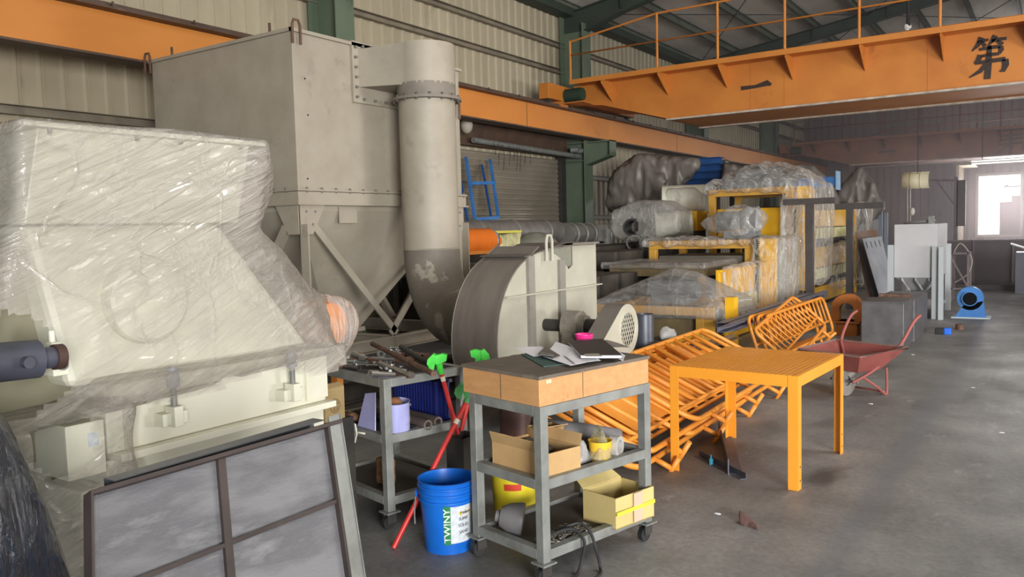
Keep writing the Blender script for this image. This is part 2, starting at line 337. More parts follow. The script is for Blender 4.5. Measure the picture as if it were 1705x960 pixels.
def hull_bm(groups):
    bm = bmesh.new()
    for pts in groups:
        b2 = bmesh.new()
        for p in pts: b2.verts.new(p)
        r = bmesh.ops.convex_hull(b2, input=b2.verts)
        junk = [g for g in r['geom_interior'] if isinstance(g, bmesh.types.BMVert)]
        if junk: bmesh.ops.delete(b2, geom=junk, context='VERTS')
        bmesh.ops.recalc_face_normals(b2, faces=b2.faces)
        me = bpy.data.meshes.new('t'); b2.to_mesh(me); b2.free(); bm.from_mesh(me); bpy.data.meshes.remove(me)
    return bm
def wrap(name, m, groups, parent=None, vox=0.04, amp=0.02, fr=3.0, smooth=3, cut=None, holes=(), st=(1, 1, 1), seed=0, drip=0, dirn=None, hem=None, fine=0.35):
    """a sheet drawn tight over volumes: the joined convex bodies, remeshed, relaxed and creased"""
    bm = hull_bm(groups); me = bpy.data.meshes.new(name); bm.to_mesh(me); bm.free()
    tmp = bpy.data.objects.new('tmp', me); COL.objects.link(tmp)
    md = tmp.modifiers.new('r', 'REMESH'); md.mode = 'VOXEL'; md.voxel_size = vox
    if smooth: s2 = tmp.modifiers.new('s', 'SMOOTH'); s2.iterations = smooth; s2.factor = 0.5
    bpy.context.view_layer.update(); dg = bpy.context.evaluated_depsgraph_get()
    out = bpy.data.meshes.new_from_object(tmp.evaluated_get(dg)); bpy.data.objects.remove(tmp); out.name = name
    bm = bmesh.new(); bm.from_mesh(out); bm.normal_update()
    sd = Vector((seed*7.3, seed*3.1, seed*5.7)); mv = []
    for v in bm.verts:
        p = Vector((v.co.x*st[0], v.co.y*st[1], v.co.z*st[2]))*fr + sd
        n1 = 1-abs(noise.noise(p))*2.4; n2 = 1-abs(noise.noise(p*2.3+Vector((9, 2, 4))))*2.4
        d = amp*(n1*0.9+n2*fine)
        if drip: d += drip*noise.noise(Vector((v.co.x*6, v.co.y*6, 0.6*v.co.z))+sd)
        mv.append(v.co + v.normal*d)
    for v, q in zip(bm.verts, mv): v.co = q
    dead = []
    for f in bm.faces:
        c = f.calc_center_median()
        h = 0.0 if hem is None else hem*noise.noise(Vector((c.x*3, c.y*3, 0))+sd)
        if cut is not None and c.z < cut+h: dead.append(f); continue
        for hc, hr in holes:
            if (c-Vector(hc)).length < hr*(1+0.25*noise.noise(c*7)): dead.append(f); break
    if dead: bmesh.ops.delete(bm, geom=dead, context='FACES')
    for f in bm.faces: f.smooth = True
    r = parent
    while r is not None and r.parent: r = r.parent
    loc = Vector((0, 0, 0))
    if r is not None: bm.transform(ROOT[r.name].inverted())
    else:
        zs = [v.co.z for v in bm.verts]; xs = [v.co.x for v in bm.verts]; ys = [v.co.y for v in bm.verts]
        loc = Vector(((min(xs)+max(xs))/2, (min(ys)+max(ys))/2, min(zs))); bm.transform(Matrix.Translation(-loc))
    bm.to_mesh(out); bm.free(); out.materials.clear(); out.materials.append(m)
    o = bpy.data.objects.new(name, out); COL.objects.link(o); o.location = loc
    if r is not None: o.parent = parent
    return o
def bx(x0, x1, y0, y1, z0, z1): return [(x, y, z) for x in (x0, x1) for y in (y0, y1) for z in (z0, z1)]
def brush(mb, pts, w, off):
    """painted stroke: ribbon through the points with a width for each"""
    pts = [Vector(p) for p in pts]; n = len(pts); ws = w if isinstance(w, (list, tuple)) else [w]*n; off = Vector(off); on = off.normalized()
    L = []; R = []
    for i in range(n):
        t = (pts[min(i+1, n-1)]-pts[max(i-1, 0)]).normalized(); s = t.cross(on).normalized()
        L.append(pts[i]+s*ws[i]/2); R.append(pts[i]-s*ws[i]/2)
    for i in range(n-1): mb.plate([L[i], L[i+1], R[i+1], R[i]], off)
def text_mesh(txt, size, depth=0.0006):
    cu = bpy.data.curves.new('t', 'FONT'); cu.body = txt; cu.size = size; cu.extrude = depth; cu.align_x = 'CENTER'; cu.align_y = 'CENTER'
    o = bpy.data.objects.new('t', cu); COL.objects.link(o); bpy.context.view_layer.update()
    me = bpy.data.meshes.new_from_object(o.evaluated_get(bpy.context.evaluated_depsgraph_get())); bpy.data.objects.remove(o)
    vs = [v.co.copy() for v in me.vertices]; fs = [tuple(p.vertices) for p in me.polygons]; bpy.data.meshes.remove(me); return vs, fs
def text_on(mb, txt, size, fn, sx=1.0, bold=0.0, cuts=0):
    vs, fs = text_mesh(txt, size); mb.add([fn(v.x*sx, v.y, v.z) for v in vs], fs)

def bolts(name, m, parent, pts, ax, r=.013, h=.025, n=6):
    """separate bolt heads sharing one mesh"""
    ax = Vector(ax).normalized(); first = None
    for p in pts:
        p = Vector(p)
        if first is None: first = MB().cyl(p, p+ax*h, r, n).build(name, m, parent); p0 = p
        else: c = first.copy(); COL.objects.link(c); c.location = p-p0

# ================================================================ THE HALL
struct(MB().box(-10.1, 10.1, -9.1, 40.2, -0.2, 0), 'floor', M_concrete())
def ribbed(axis, c, a0, a1, z0, z1, depth, sp=0.27, zf=None):
    """profiled sheet: flat pans with narrow raised ribs; axis 'Y' runs along the hall, 'X' across"""
    mb = MB(); t = a0; P = []
    while t < a1:
        P += [(t, 0), (t+sp-0.085, 0), (t+sp-0.062, depth), (t+sp-0.045, depth), (t+sp-0.036, depth*0.45), (t+sp-0.028, depth), (t+sp-0.012, depth)]
        t += sp
    P = [(min(a, a1), d) for a, d in P]+[(a1, 0)]
    top = (lambda a: z1) if zf is None else zf
    pt = (lambda a, d, z: (c+d, a, z)) if axis == 'Y' else (lambda a, d, z: (a, c+d, z))
    vs = []; 
    for a, d in P: vs += [pt(a, d, z0), pt(a, d, top(a))]
    mb.add(vs, [(2*i, 2*i+1, 2*i+3, 2*i+2) for i in range(len(P)-1)])
    s = -0.1 if depth > 0 else 0.1
    e = lambda z: [pt(a0, s, z(a0)), pt(a1, s, z(a1))]
    lo = e(lambda a: z0); hi = e(top); mb.add([lo[0], lo[1], hi[1], hi[0]], [(0, 1, 2, 3)])
    return mb
roofz = lambda x: 7.0+0.15*(9.9-abs(x))
struct(ribbed('Y', -9.95, -9.0, 40.0, 0, 7.0, 0.03), 'wall_left', siding())
# end wall with the bright opening
wl, wr = gY(1629, 340, 40).x, gY(1699, 340, 40).x; wt, wb = gY(1660, 292, 40).z, gY(1660, 390, 40).z
endw = ribbed('X', 39.97, -10, wl, 0, 7, -0.03, 0.3, roofz)
for q in (ribbed('X', 39.97, wl, wr, 0, wb, -0.03, 0.3), ribbed('X', 39.97, wl, wr, wt, 7, -0.03, 0.3, roofz), ribbed('X', 39.97, wr, 10, 0, 7, -0.03, 0.3, roofz)):
    endw.add(q.v, q.f)
struct(endw, 'wall_far', siding2())
wf = MB()
for x0, x1, z0, z1 in ((wl-.08, wl, wb, wt), (wr, wr+.08, wb, wt), (wl-.08, wr+.08, wt, wt+.1), (wl-.08, wr+.08, wb-.1, wb)): wf.box(x0, x1, 39.7, 39.95, z0, z1)
wf.box(wr-.55, wr-.42, 39.8, 39.9, wt-.5, wt-.42); wf.box(wr-.6, wr, 39.8, 39.88, wt-.52, wt-.47)
win = struct(wf, 'window_1', mat('window_frame_steel', srgb(150, 140, 128), None, rough=.6))
wp = MB().box(wr-.72, wr, 39.7, 39.8, wb, wb+1.35); wp.box(wr-.3, wr, 39.7, 39.8, wb+1.35, wb+1.6)
struct(wp, 'shutter_panel', siding2(), win)
rv = MB().box(wl-.6, wl-.56, 37.2, 39.7, wb-.2, wt+.35).box(wl-.6, wl-.0, 37.2, 39.7, wt+.35, wt+.4)
for k in range(5): rv.box(wl-.62, wl-.5, 37.3+k*.5, 37.38+k*.5, wb-.2, wt+.35)
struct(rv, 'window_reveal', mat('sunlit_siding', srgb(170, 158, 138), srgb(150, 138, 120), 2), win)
# unseen walls with their doorways, so that daylight comes from real openings
w = MB().box(10, 10.1, -9, -9+0.05, 0, 7)
for y0, y1, z0, z1 in ((-9, -2, 4.5, 7), (-2, 12, 0, 7), (12, 40, 0, 7)): w.box(10, 10.1, y0, y1, z0, z1)
struct(w, 'wall_right', siding())
w = MB()
for x0, x1, z0, z1 in ((-10, -3.2, 0, 7), (-3.2, 5.2, 4.5, 7), (5.2, 10, 0, 7)): w.box(x0, x1, -9.1, -9, z0, z1)
struct(w, 'wall_back', siding())
# roof
rf = MB()
for s in (-1, 1):
    rf.add([(s*10, -9, roofz(10)), (s*10, 40, roofz(10)), (0, 40, roofz(0)), (0, -9, roofz(0))], [(0, 1, 2, 3)])
    rf.add([(s*10, -9, roofz(10)+.1), (s*10, 40, roofz(10)+.1), (0, 40, roofz(0)+.1), (0, -9, roofz(0)+.1)], [(0, 1, 2, 3)])
ceil = struct(rf, 'ceiling', mat('pale_roof_lining', srgb(228, 220, 208), srgb(206, 198, 188), 1.2, .8, stretch=(3, .6, 1), c3=srgb(160, 152, 144), s3=1.2, lo3=.6, hi3=.8))
purl = []
for k, x in enumerate([-9.6+1.22*i for i in range(16)]):
    z = roofz(x)-0.12
    struct(MB().chan((x, -9, z), (x, 40, z), 0.09, 0.2, 0.02), 'roof_purlin', mat('purlin_paint', srgb(112, 116, 104), srgb(92, 97, 88), 2, .6), ceil)
for k, (y0, y1) in enumerate(((17.2, 25.1), (25.1, 33))):
    for a, b in (((-9.5, y0), (-4.5, y1)), ((-4.5, y0), (-9.5, y1)), ((-4.5, y0), (0.5, y1)), ((0.5, y0), (-4.5, y1))):
        struct(MB().cyl((a[0], a[1], roofz(a[0])-.3), (b[0], b[1], roofz(b[0])-.3), .012, 6), 'roof_brace_rod', darkst(), ceil)
# girts on the left wall
for z, y0, y1 in ((5.44, -9, 40), (6.05, -9, 40), (3.22, -9, 11.1), (1.9, -9, 11.1), (3.0, 17.4, 40), (2.0, 17.4, 40)):
    struct(MB().chan((-9.86, y0, z), (-9.86, y1, z), 0.10, 0.11, 0.008), 'trim_girt', girtm())
struct(MB().box(-9.9, -9.55, -9, 40, 6.72, 6.9), 'trim_eave_beam', green_d())

COLY = [1.5, 9.32, 17.2, 25.1, 33.0]
clab = {1.5: 'green steel column nearest the camera, left of the picture', 9.32: 'green steel column rising behind the tall dust collector', 17.2: 'green steel column with a bracket beside the roller shutter',
        25.1: 'green steel column seen between the two crane bridges, behind the first girder', 33.0: 'dark green steel column at the left end of the second crane'}
for y in COLY[1:]:
    c = thing('steel_column', clab[y], 'column', (-9.55, y, 0), group='green columns along the siding wall')
    MB().box(-9.27, -9.25, y-.2, y+.2, 0, 6.5).build('inner_flange', green(), c)
    MB().box(-9.86, -9.84, y-.2, y+.2, 0, 6.9).build('outer_flange', green(), c)
    mb = MB().box(-9.84, -9.27, y-.008, y+.008, 0, 6.6)
    for z in (1.25, 1.55, 3.3, 3.72): mb.box(-9.84, -9.27, y-.19, y+.19, z, z+.015)
    mb.build('web', green(), c)
    cb = MB(); cb.plate([(-9.25, y-.006, 3.22), (-9.25, y-.006, 3.72), (-8.62, y-.006, 3.72), (-8.62, y-.006, 3.42)], (0, .012, 0))
    cb.box(-9.25, -8.6, y-.16, y+.16, 3.72, 3.745); cb.plate([(-9.25, y-.16, 3.22), (-8.62, y-.16, 3.40), (-8.62, y+.16, 3.40), (-9.25, y+.16, 3.22)], (0, 0, -.015))
    cb.box(-8.62, -8.6, y-.16, y+.16, 3.39, 3.745)
    cb.build('corbel', green(), c)
    # haunch and rafter
    r = MB(); x = -9.25
    A = [(-9.86, 6.35), (-9.25, 6.35), (-8.3, roofz(-8.3)-.62), (-7.4, roofz(-7.4)-.55), (0, roofz(0)-.5), (0, roofz(0)-.26), (-9.86, roofz(-9.86)-.24)]
    r.plate([(a, y-.01, z) for a, z in A], (0, .02, 0))
    for (a, za), (b, zb) in zip(A[1:4], A[2:5]): r.plate([(a, y-.12, za), (b, y-.12, zb), (b, y+.12, zb), (a, y+.12, za)], (0, 0, -.02))
    r.plate([(-9.86, y-.12, roofz(-9.86)-.24), (0, y-.12, roofz(0)-.26), (0, y+.12, roofz(0)-.26), (-9.86, y+.12, roofz(-9.86)-.24)], (0, 0, .02))
    for a in (-8.3, -6, -4, -2): r.box(a-.01, a+.01, y-.12, y+.12, roofz(a)-.55, roofz(a)-.26)
    r.add([(-p.x, p.y, p.z) for p in r.v], list(r.f))
    struct(r, 'trim_rafter', green_d())

# crane runway: one beam with its rail
rw = thing('crane_runway_beam', 'long orange crane runway beam along the siding wall', 'beam', (-9.0, -9, 3.75))
MB().box(-9.01, -8.99, -8.9, 39.9, 3.79, 4.30).build('web', orange2(), rw)
MB().box(-9.15, -8.85, -8.9, 39.9, 3.765, 3.79).build('bottom_flange', brownst(), rw)
MB().box(-9.17, -8.83, -8.9, 39.9, 4.30, 4.325).build('top_flange', brownst(), rw)
MB().box(-9.04, -8.96, -8.9, 39.9, 4.325, 4.40).box(-9.15, -8.86, -8.9, 39.9, 4.3251, 4.335).build('rail', brownst(), rw)
for k in range(34):
    y = 3.2+k*1.05
    MB().box(-8.95, -8.87, y, y+.05, 4.335, 4.365).cyl((-8.91, y+.025, 4.36), (-8.91, y+.025, 4.40), .015, 6).build('rail_clip', brownst(), rw)
for y in (14.1, 22.0, 29.9): MB().box(-8.989, -8.985, y, y+.012, 3.79, 4.30).build('web_seam', brownst(), rw)
for y in (6.3, 13.2, 21):
    MB().box(-9.85, -9.1, y, y+.06, 4.0, 4.06).build('tie_bar', brownst(), rw)
# dark header behind the runway, above the shutter
struct(MB().box(-9.9, -9.72, 10.8, 17.0, 3.42, 3.95), 'trim_header', brownst())

# roller shutter
d = struct(MB().box(-9.86, -9.72, 16.72, 16.92, 0, 3.42).box(-9.86, -9.72, 10.9, 11.08, 0, 3.42), 'door_1', darkst())
mb = MB(); vs = []; n = 0; z = 0.0
while z < 3.36:
    for dz, dx in ((0, 0), (.03, .022), (.07, .022), (.10, 0)): vs += [(-9.84+dx, 11.05, z+dz), (-9.84+dx, 16.75, z+dz)]; n += 1
    z += .112
mb.add(vs, [(2*i, 2*i+1, 2*i+3, 2*i+2) for i in range(n-1)])
mb.build('shutter_curtain', mat('shutter_slats', srgb(158, 149, 134), srgb(140, 132, 118), 1.5, .4, .2, c3=srgb(116, 108, 98), s3=1, lo3=.6, hi3=.8, stretch=(1, .5, 1)), d)
MB().cyl((-9.55, 13.0, 3.50), (-9.45, 17.15, 3.42), .055, 16).build('roller_tube', steel(), d)
MB().cyl((-9.5, 16.8, 3.56), (-9.32, 16.85, 3.56), .07, 14).cyl((-9.5, 17.05, 3.55), (-9.32, 17.1, 3.55), .06, 14).build('roller_end', steel(), d)
hb = gX(777, 208, -9.45)
MB().ball(hb, .15, 16, (.8, .8, 1.1)).build('barrel_end_drum', mat('grey_drum', srgb(176, 170, 156)), d)
for k in range(9):
    y = 13.6+k*.16+.05*sin(k*5); MB().tube([(-9.5, y, 3.5), (-9.44, y+.03, 3.4), (-9.46, y+.01, 3.40-.16-.3*abs(sin(k*2.3)))], .006, 5).build('dangling_wire', black(), d)

# ---------------------------------------------------------------- overhead travelling cranes
def crane(Y, om, lab, full=True):
    g = thing('bridge_crane', lab, 'crane', (0, Y, 3.93), group='travelling crane bridges')
    zt, zb = 4.86, 3.93
    MB().plate([(-8.95, Y, zt), (-8.95, Y, 4.45), (-8.25, Y, 4.38), (-6.7, Y, zb), (9.2, Y, zb), (9.2, Y, zt)], (0, 1.9, 0)).build('girder', om, g)
    mb = MB(); mb.plate([(-6.75, Y-.05, zb-.03), (9.2, Y-.05, zb-.03), (9.2, Y+.05, zb-.03), (-6.75, Y+.05, zb-.03)], (0, 0, .035))
    mb.plate([(-6.75, Y+1.82, zb-.03), (9.2, Y+1.82, zb-.03), (9.2, Y+1.95, zb-.03), (-6.75, Y+1.95, zb-.03)], (0, 0, .035))
    mb.build('bottom_flange', mat('flange_worn_edge', srgb(196, 186, 172), srgb(140, 124, 110), 5, .6), g)
    MB().box(-8.74, 9.2, Y-.55, Y+.02, 4.845, 4.865).box(-8.74, 9.2, Y-.56, Y-.55, 4.80, 4.90).build('walkway', om, g)
    for x in (-5.0, -4.35, -1.9, 1.0): MB().box(x, x+.012, Y-.006, Y, zb+.02, zt).build('web_seam', om, g)
    X = [-8.0, -6.72, -5.47, -4.2, -2.92, -1.66, -.4, .9, 2.2, 3.5, 4.8, 6.1, 7.4]
    for x in X: MB().plate([(x, Y-.53, 4.84), (x, Y-.53, 4.76), (x, Y-.02, 4.42), (x, Y-.002, 4.42), (x, Y-.002, 4.84)], (.012, 0, 0)).build('bracket', om, g)
    P = [-8.72]+X[1:]
    for i, x in enumerate(P): MB().cyl((x, Y-.53, 4.86), (x, Y-.53, 4.86+(0.86 if i == 0 else 1.12)), .026, 10).build('rail_post', om, g)
    MB().tube([(P[0], Y-.53, 5.70), (P[1], Y-.53, 5.97), (9.0, Y-.53, 5.97)], .021, 8).build('top_rail', om, g)
    MB().tube([(P[0], Y-.53, 5.42), (9.0, Y-.53, 5.44)], .018, 8).build('middle_rail', om, g)
    MB().tube([(-7.2, Y+1.8, 4.86), (-5.6, Y+1.8, 5.38), (9.0, Y+1.8, 5.38)], .02, 8).build('far_rail', om, g)
    for x in (-5.0, -3.85, -2.55, -.9, .4, 1.7): MB().cyl((x, Y+1.8, 4.86), (x, Y+1.8, 5.38), .025, 8).build('far_rail_post', om, g)
    MB().box(-9.12, -8.88, Y-1.2, Y+3.0, 4.46, 4.78).build('end_truck', om, g, bev=.01)
    for y in (Y-1.0, Y+2.8): MB().cyl((-9.04, y, 4.52), (-8.96, y, 4.52), .115, 18).build('wheel', darkst(), g)
    MB().box(-9.32, -8.9, Y-.62, Y-.34, 4.34, 4.72).build('gearbox', om, g, bev=.01)
    m = MB().cyl((-8.9, Y-.48, 4.58), (-8.45, Y-.48, 4.58), .13, 18).box(-8.78, -8.55, Y-.42, Y-.33, 4.62, 4.74)
    for k in range(6): m.cyl((-8.86+k*.07, Y-.48, 4.58), (-8.85+k*.07, Y-.48, 4.58), .145, 18)
    m.build('drive_motor', mat('motor_green', srgb(42, 62, 50), None, rough=.5), g)
    MB().box(-8.9, -8.4, Y-.62, Y-.1, 4.40, 4.42).build('motor_shelf', om, g)
    return g
cr1 = crane(16.0, orange(), 'bright orange crane bridge with large black painted character, nearest one')
cr2 = crane(34.0, rustor(), 'brownish crane bridge farther down the hall, in haze')
ink = mat('black_brush_paint', srgb(38, 30, 28), srgb(60, 42, 32), 14, .7)
def cpt(x, y, Y=15.99): return gY(1180+x*.30792, y*.30769, Y)
mb = MB()
for pts, w in (([(1478, 203), (1455, 245), (1424, 277)], [.10, .07, .02]), ([(1455, 232), (1485, 222), (1513, 213)], [.06, .05, .04]), ([(1478, 228), (1496, 250)], [.05, .06]),
               ([(1552, 192), (1530, 225), (1512, 246)], [.09, .06, .02]), ([(1530, 222), (1570, 212), (1612, 207)], [.05, .06, .05]), ([(1560, 220), (1590, 240)], [.05, .07]),
               ([(1462, 268), (1520, 258), (1578, 250)], [.05, .06, .06]), ([(1578, 250), (1583, 268), (1572, 290)], [.08, .08, .04]), ([(1466, 305), (1520, 296), (1572, 290)], [.04, .06, .05]),
               ([(1470, 298), (1458, 325), (1440, 345)], [.09, .08, .05]), ([(1440, 343), (1520, 330), (1605, 318)], [.05, .07, .07]), ([(1603, 320), (1606, 350), (1592, 382), (1572, 386)], [.10, .10, .07, .02]),
               ([(1519, 245), (1514, 330), (1506, 428)], [.06, .10, .10]), ([(1502, 345), (1468, 385), (1408, 420)], [.08, .07, .02])):
    brush(mb, [cpt(*p) for p in pts], w, (0, -.003, 0))
mb.build('painted_character', ink, cr1)
mb = MB(); brush(mb, [gY(x, y, 15.99) for x, y in ((1234, 147), (1258, 144), (1278, 138), (1284, 141))], [.08, .06, .11, .05], (0, -.003, 0)); mb.build('painted_dash', ink, cr1)
ink2 = mat('faded_brush_paint', srgb(74, 52, 46), None)
mb = MB()
def c2(u, v): q = gY(1683, 230, 33.99); return (q.x+u, 33.99, q.z+v)
for pts, w in (([(-.35, .28), (.38, .3)], .07), ([(-.3, .1), (.35, .12), (.35, -.02)], .07), ([(-.33, -.04), (.34, -.02)], .07), ([(-.34, -.04), (-.38, -.2), (.4, -.18), (.36, -.42)], .07), ([(0, .3), (0, -.55)], .09), ([(0, -.2), (-.45, -.52)], .06), ([(-.3, .45), (-.42, .3)], .06), ([(.15, .48), (.02, .3)], .06)):
    brush(mb, [c2(*p) for p in pts], w, (0, -.003, 0))
mb.build('painted_character', ink2, cr2)
mb = MB(); brush(mb, [gY(x, y, 33.99) for x, y in ((1462, 254), (1476, 252), (1490, 251))], .08, (0, -.003, 0)); mb.build('painted_dash', ink2, cr2)

# ================================================================ DUST COLLECTOR
XF, YF = -6.3, 5.6; XB = gY(252, 95, YF).x; YB = 8.3; CXc, CYc = (XF+XB)/2, (YF+YB)/2
dc = thing('dust_collector', 'tall grey-beige dust collector housing with hopper on braced legs', 'dust collector', (CXc, CYc, 0))
MB().box(XB, XF, YF, YB, 2.16, 3.745).build('housing', taupe(), dc, bev=.006)
mb = MB().box(XB-.03, XF+.03, YF-.03, YF, 3.72, 3.755).box(XF, XF+.03, YF-.03, YB+.03, 3.72, 3.755)
mb.build('top_rim', taupe(), dc)
for a, b in (((XF+.005, YF+.02, 2.16), (XF+.005, YF+.02, 3.72)), ((XF-.02, YF-.005, 2.16), (XF-.02, YF-.005, 3.72))): pass
# two bolted flange rings
mb = MB()
for z0, z1, e in ((2.155, 2.175, .05), (2.03, 2.15, .035), (2.015, 2.032, .06)):
    mb.box(XB-e, XF+e, YF-e, YB+e, z0, z1)
mb.build('flange', taupe(), dc)
bolt = None
for k in range(14):
    for o_, q in (((XF+.045, YF+.08+k*.2, 2.115), 0), ((XF-.12-k*.17, YF-.045, 2.115), 1)):
        if bolt is None:
            bolt = MB().cyl((XF+.042, YF+.08, 2.14), (XF+.042, YF+.08, 2.195), .009, 8).cyl((XF+.042, YF+.08, 2.175), (XF+.042, YF+.08, 2.187), .016, 6).build('bolt', taupe_d(), dc); b0 = Vector((XF+.045, YF+.08, 2.115))
        else:
            c = bolt.copy(); COL.objects.link(c); c.location = Vector(o_)-b0
# hopper
hz, zo = 2.02, .62
ox, oy = -7.05, 7.1
top = [(XB+.05, YF+.05, hz), (XF-.05, YF+.05, hz), (XF-.05, YB-.05, hz), (XB+.05, YB-.05, hz)]
qa, qb = gX(545, 545, -6.95), gX(600, 543, -6.95); zo = .60; ox = -7.25; oy = (qa.y+qb.y)/2
bot = [(-7.55, qa.y, zo), (-6.95, qa.y, zo), (-6.95, qb.y, zo), (-7.55, qb.y, zo)]
zt2 = 1.96
top2 = [(x, y, zt2) for x, y, z in top]
mb = MB().hexa(top2+top); mb.add(bot+top2, [(0, 1, 5, 4), (1, 2, 6, 5), (2, 3, 7, 6), (3, 0, 4, 7)])
mb.box(-7.59, -6.91, qa.y-.04, qb.y+.04, zo-.05, zo); mb.build('hopper', taupe(), dc)
MB().cyl((ox, oy, zo-.05), (ox, oy, .3), .2, 18).build('discharge_pipe', taupe_d(), dc)
MB().box(XF-.045, XF-.03, 6.18, 6.44, 1.83, 2.0).build('name_plate', taupe(), dc)
cs = [(XF-.06, YF+.06), (XF-.06, YB-.06), (XB+.06, YF+.06), (XB+.06, YB-.06)]
for x, y in cs:
    sx = 1 if x > CXc else -1; sy = -1 if y < CYc else 1
    MB().angle((x+sx*.05, y+sy*.05, .5), (x+sx*.05, y+sy*.05, 1.82), .11, .11, .012, up=(0, 1, 0), fx=(1 if sx*1 < 0 else -1)*1, fy=-sy).build('leg', taupe(), dc)
    g1 = MB().plate([(x+sx*.065, y+sy*.06, 2.02), (x+sx*.065, y-sy*.28, 2.02), (x+sx*.065, y-sy*.10, 1.72), (x+sx*.065, y+sy*.06, 1.72)], (sx*.01, 0, 0))
    g1.plate([(x+sx*.06, y+sy*.065, 2.02), (x-sx*.28, y+sy*.065, 2.02), (x-sx*.10, y+sy*.065, 1.72), (x+sx*.06, y+sy*.065, 1.72)], (0, sy*.01, 0))
    gp = g1.build('gusset_plate', taupe(), dc)
    if x > CXc: bolts('bolt', steel(), gp, [(x+sx*.07, y+sy*a, b) for a, b in ((-.02, 1.95), (-.14, 1.95), (-.02, 1.78), (-.10, 1.82))], (sx, 0, 0), .012, .018, 8)
    for q in (0, 1):
        p = (x+sx*.04, y-sy*.15, 1.8) if q == 0 else (x-sx*.15, y+sy*.04, 1.8)
        e = (x+sx*.04, 6.95-(.05*sy if q == 0 else 0), .56) if q == 0 else (CXc+.06*sx, y+sy*.04, .56)
        MB().beam(p, e, .075, .02 if q == 0 else .075, up=(1, 0, 0) if q == 0 else (0, 1, 0)).build('brace', taupe(), dc)
for p, q in (((XF-.02, YF-.15, .46), (XF-.02, 8.5, .46)), ((XB+.02, YF-.15, .46), (XB+.02, 8.5, .46)), ((XB, YF, .46), (XF, YF, .46)), ((XB, YB, .46), (XF, YB, .46)), ((XB, 6.95, .46), (XF, 6.95, .46))):
    MB().chan(p, q, .09, .15, .012).build('base_beam', taupe(), dc)
for x in (XF-.05, XB+.05):
    for y in (YF+.05, 6.95, YB): MB().box(x-.06, x+.06, y-.06, y+.06, 0, .385).build('support_block', darkst(), dc)
def lug(p, ax):
    p = Vector(p); ax = Vector(ax)
    return MB().tube([p+ax*-.05+Vector((0, 0, -.18)), p+ax*-.05, p+ax*-.03+Vector((0, 0, .05)), p+ax*.03+Vector((0, 0, .05)), p+ax*.05, p+ax*.05+Vector((0, 0, -.18))], .014, 8)
lug((XF+.04, YF+.03, 3.78), (0, 1, 0)).build('lifting_eye', rust(), dc)
lug((XB-.02, YF-.04, 3.78), (1, 0, 0)).build('lifting_eye', rust(), dc)
lug((XF+.04, YB-.1, 3.3), (0, 1, 0)).build('lifting_eye', rust(), dc)
for x in (XF-.35, XB+.35): MB().cyl((x, YF+.03, 3.75), (x, YF+.03, 3.86), .014, 8).box(x-.05, x+.05, YF+.0, YF+.06, 3.75, 3.765).build('top_bolt', rust(), dc)
for y, z in ((5.75, 3.28), (5.77, 2.92), (5.73, 2.28)): MB().cyl((XF-.003, y, z), (XF+.004, y, z), .01, 8).build('rivet_hole', black(), dc)

# ---------------------------------------------------------------- outlet duct
PX, PY, PR = -5.75, 6.99, .31
du = thing('outlet_duct', 'wide round grey-beige duct dropping from dust collector to blower', 'duct', (PX, PY, 0))
fy0, fy1, fz0, fz1 = 6.40, 8.0, 3.12, 3.77
mb = MB().box(-6.3, -6.27, fy0, fy1, fz0, fz1)
fl = mb.build('mounting_flange', taupe(), du)
bolts('bolt', steel(), fl, [(-6.27, fy0+.045, fz0+.06+k*.105) for k in range(6)]+[(-6.27, fy0+.15+k*.17, z) for k in range(8) for z in (fz0+.045, fz1-.045)], (1, 0, 0), .014, .03, 8)
# head: rounded box
zt, zbh = 3.69, 3.29
out = [(-6.27, fy0+.09)]+[(PX+(PR+.01)*cos(a), PY+(PR+.01)*sin(a)) for a in [rad(-105+12*k) for k in range(18)]]+[(-6.27, fy1-.09)]
n = len(out); mb = MB(); vs = [(x, y, zbh) for x, y in out]+[(x, y, zt+(.04 if x > -6 else 0)) for x, y in out]
mb.add(vs, [(i, (i+1) % n, (i+1) % n+n, i+n) for i in range(n)], True); mb.add(vs[:n], [tuple(range(n))[::-1]]); mb.add(vs[n:], [tuple(range(n))]); mb.build('duct_head', taupe(), du)
MB().lathe((PX, PY, 3.13), (0, 0, 1), [(PR, 0), (PR+.07, 0), (PR+.07, .03), (PR+.01, .03), (PR+.01, .18)], 40).build('collar', taupe_d(), du)
bolts('bolt', steel(), bpy.data.objects['collar'], [(PX+(PR+.045)*cos(k*pi/8), PY+(PR+.045)*sin(k*pi/8), 3.115) for k in range(16)], (0, 0, 1), .013, .07)
MB().tube([(PX, PY, 3.14), (PX, PY, 1.52)], PR, 40, caps=False).lathe((PX, PY, 1.515), (0, 0, 1), [(PR, 0), (PR+.006, .004), (PR, .012)], 40).build('vertical_pipe', taupe(), du)
E1 = Vector((-4.42, 6.28, .82)); path = []
c0 = Vector((PX, PY, 1.52)); hd = Vector((E1.x-PX, E1.y-PY, 0)); 
for k in range(9):
    t = rad(90*k/8); path.append(Vector((PX, PY, 0))+hd.normalized()*(.72*(1-cos(t)))+Vector((0, 0, 1.52-.70*sin(t))))
path.append(E1)
MB().tube(path, PR, 40, caps=False).build('elbow', mat('elbow_paint', srgb(126, 118, 107), srgb(104, 97, 89), 2.2, .6, bump=.05, c3=srgb(160, 152, 138), s3=2.6, lo3=.58, hi3=.62), du)

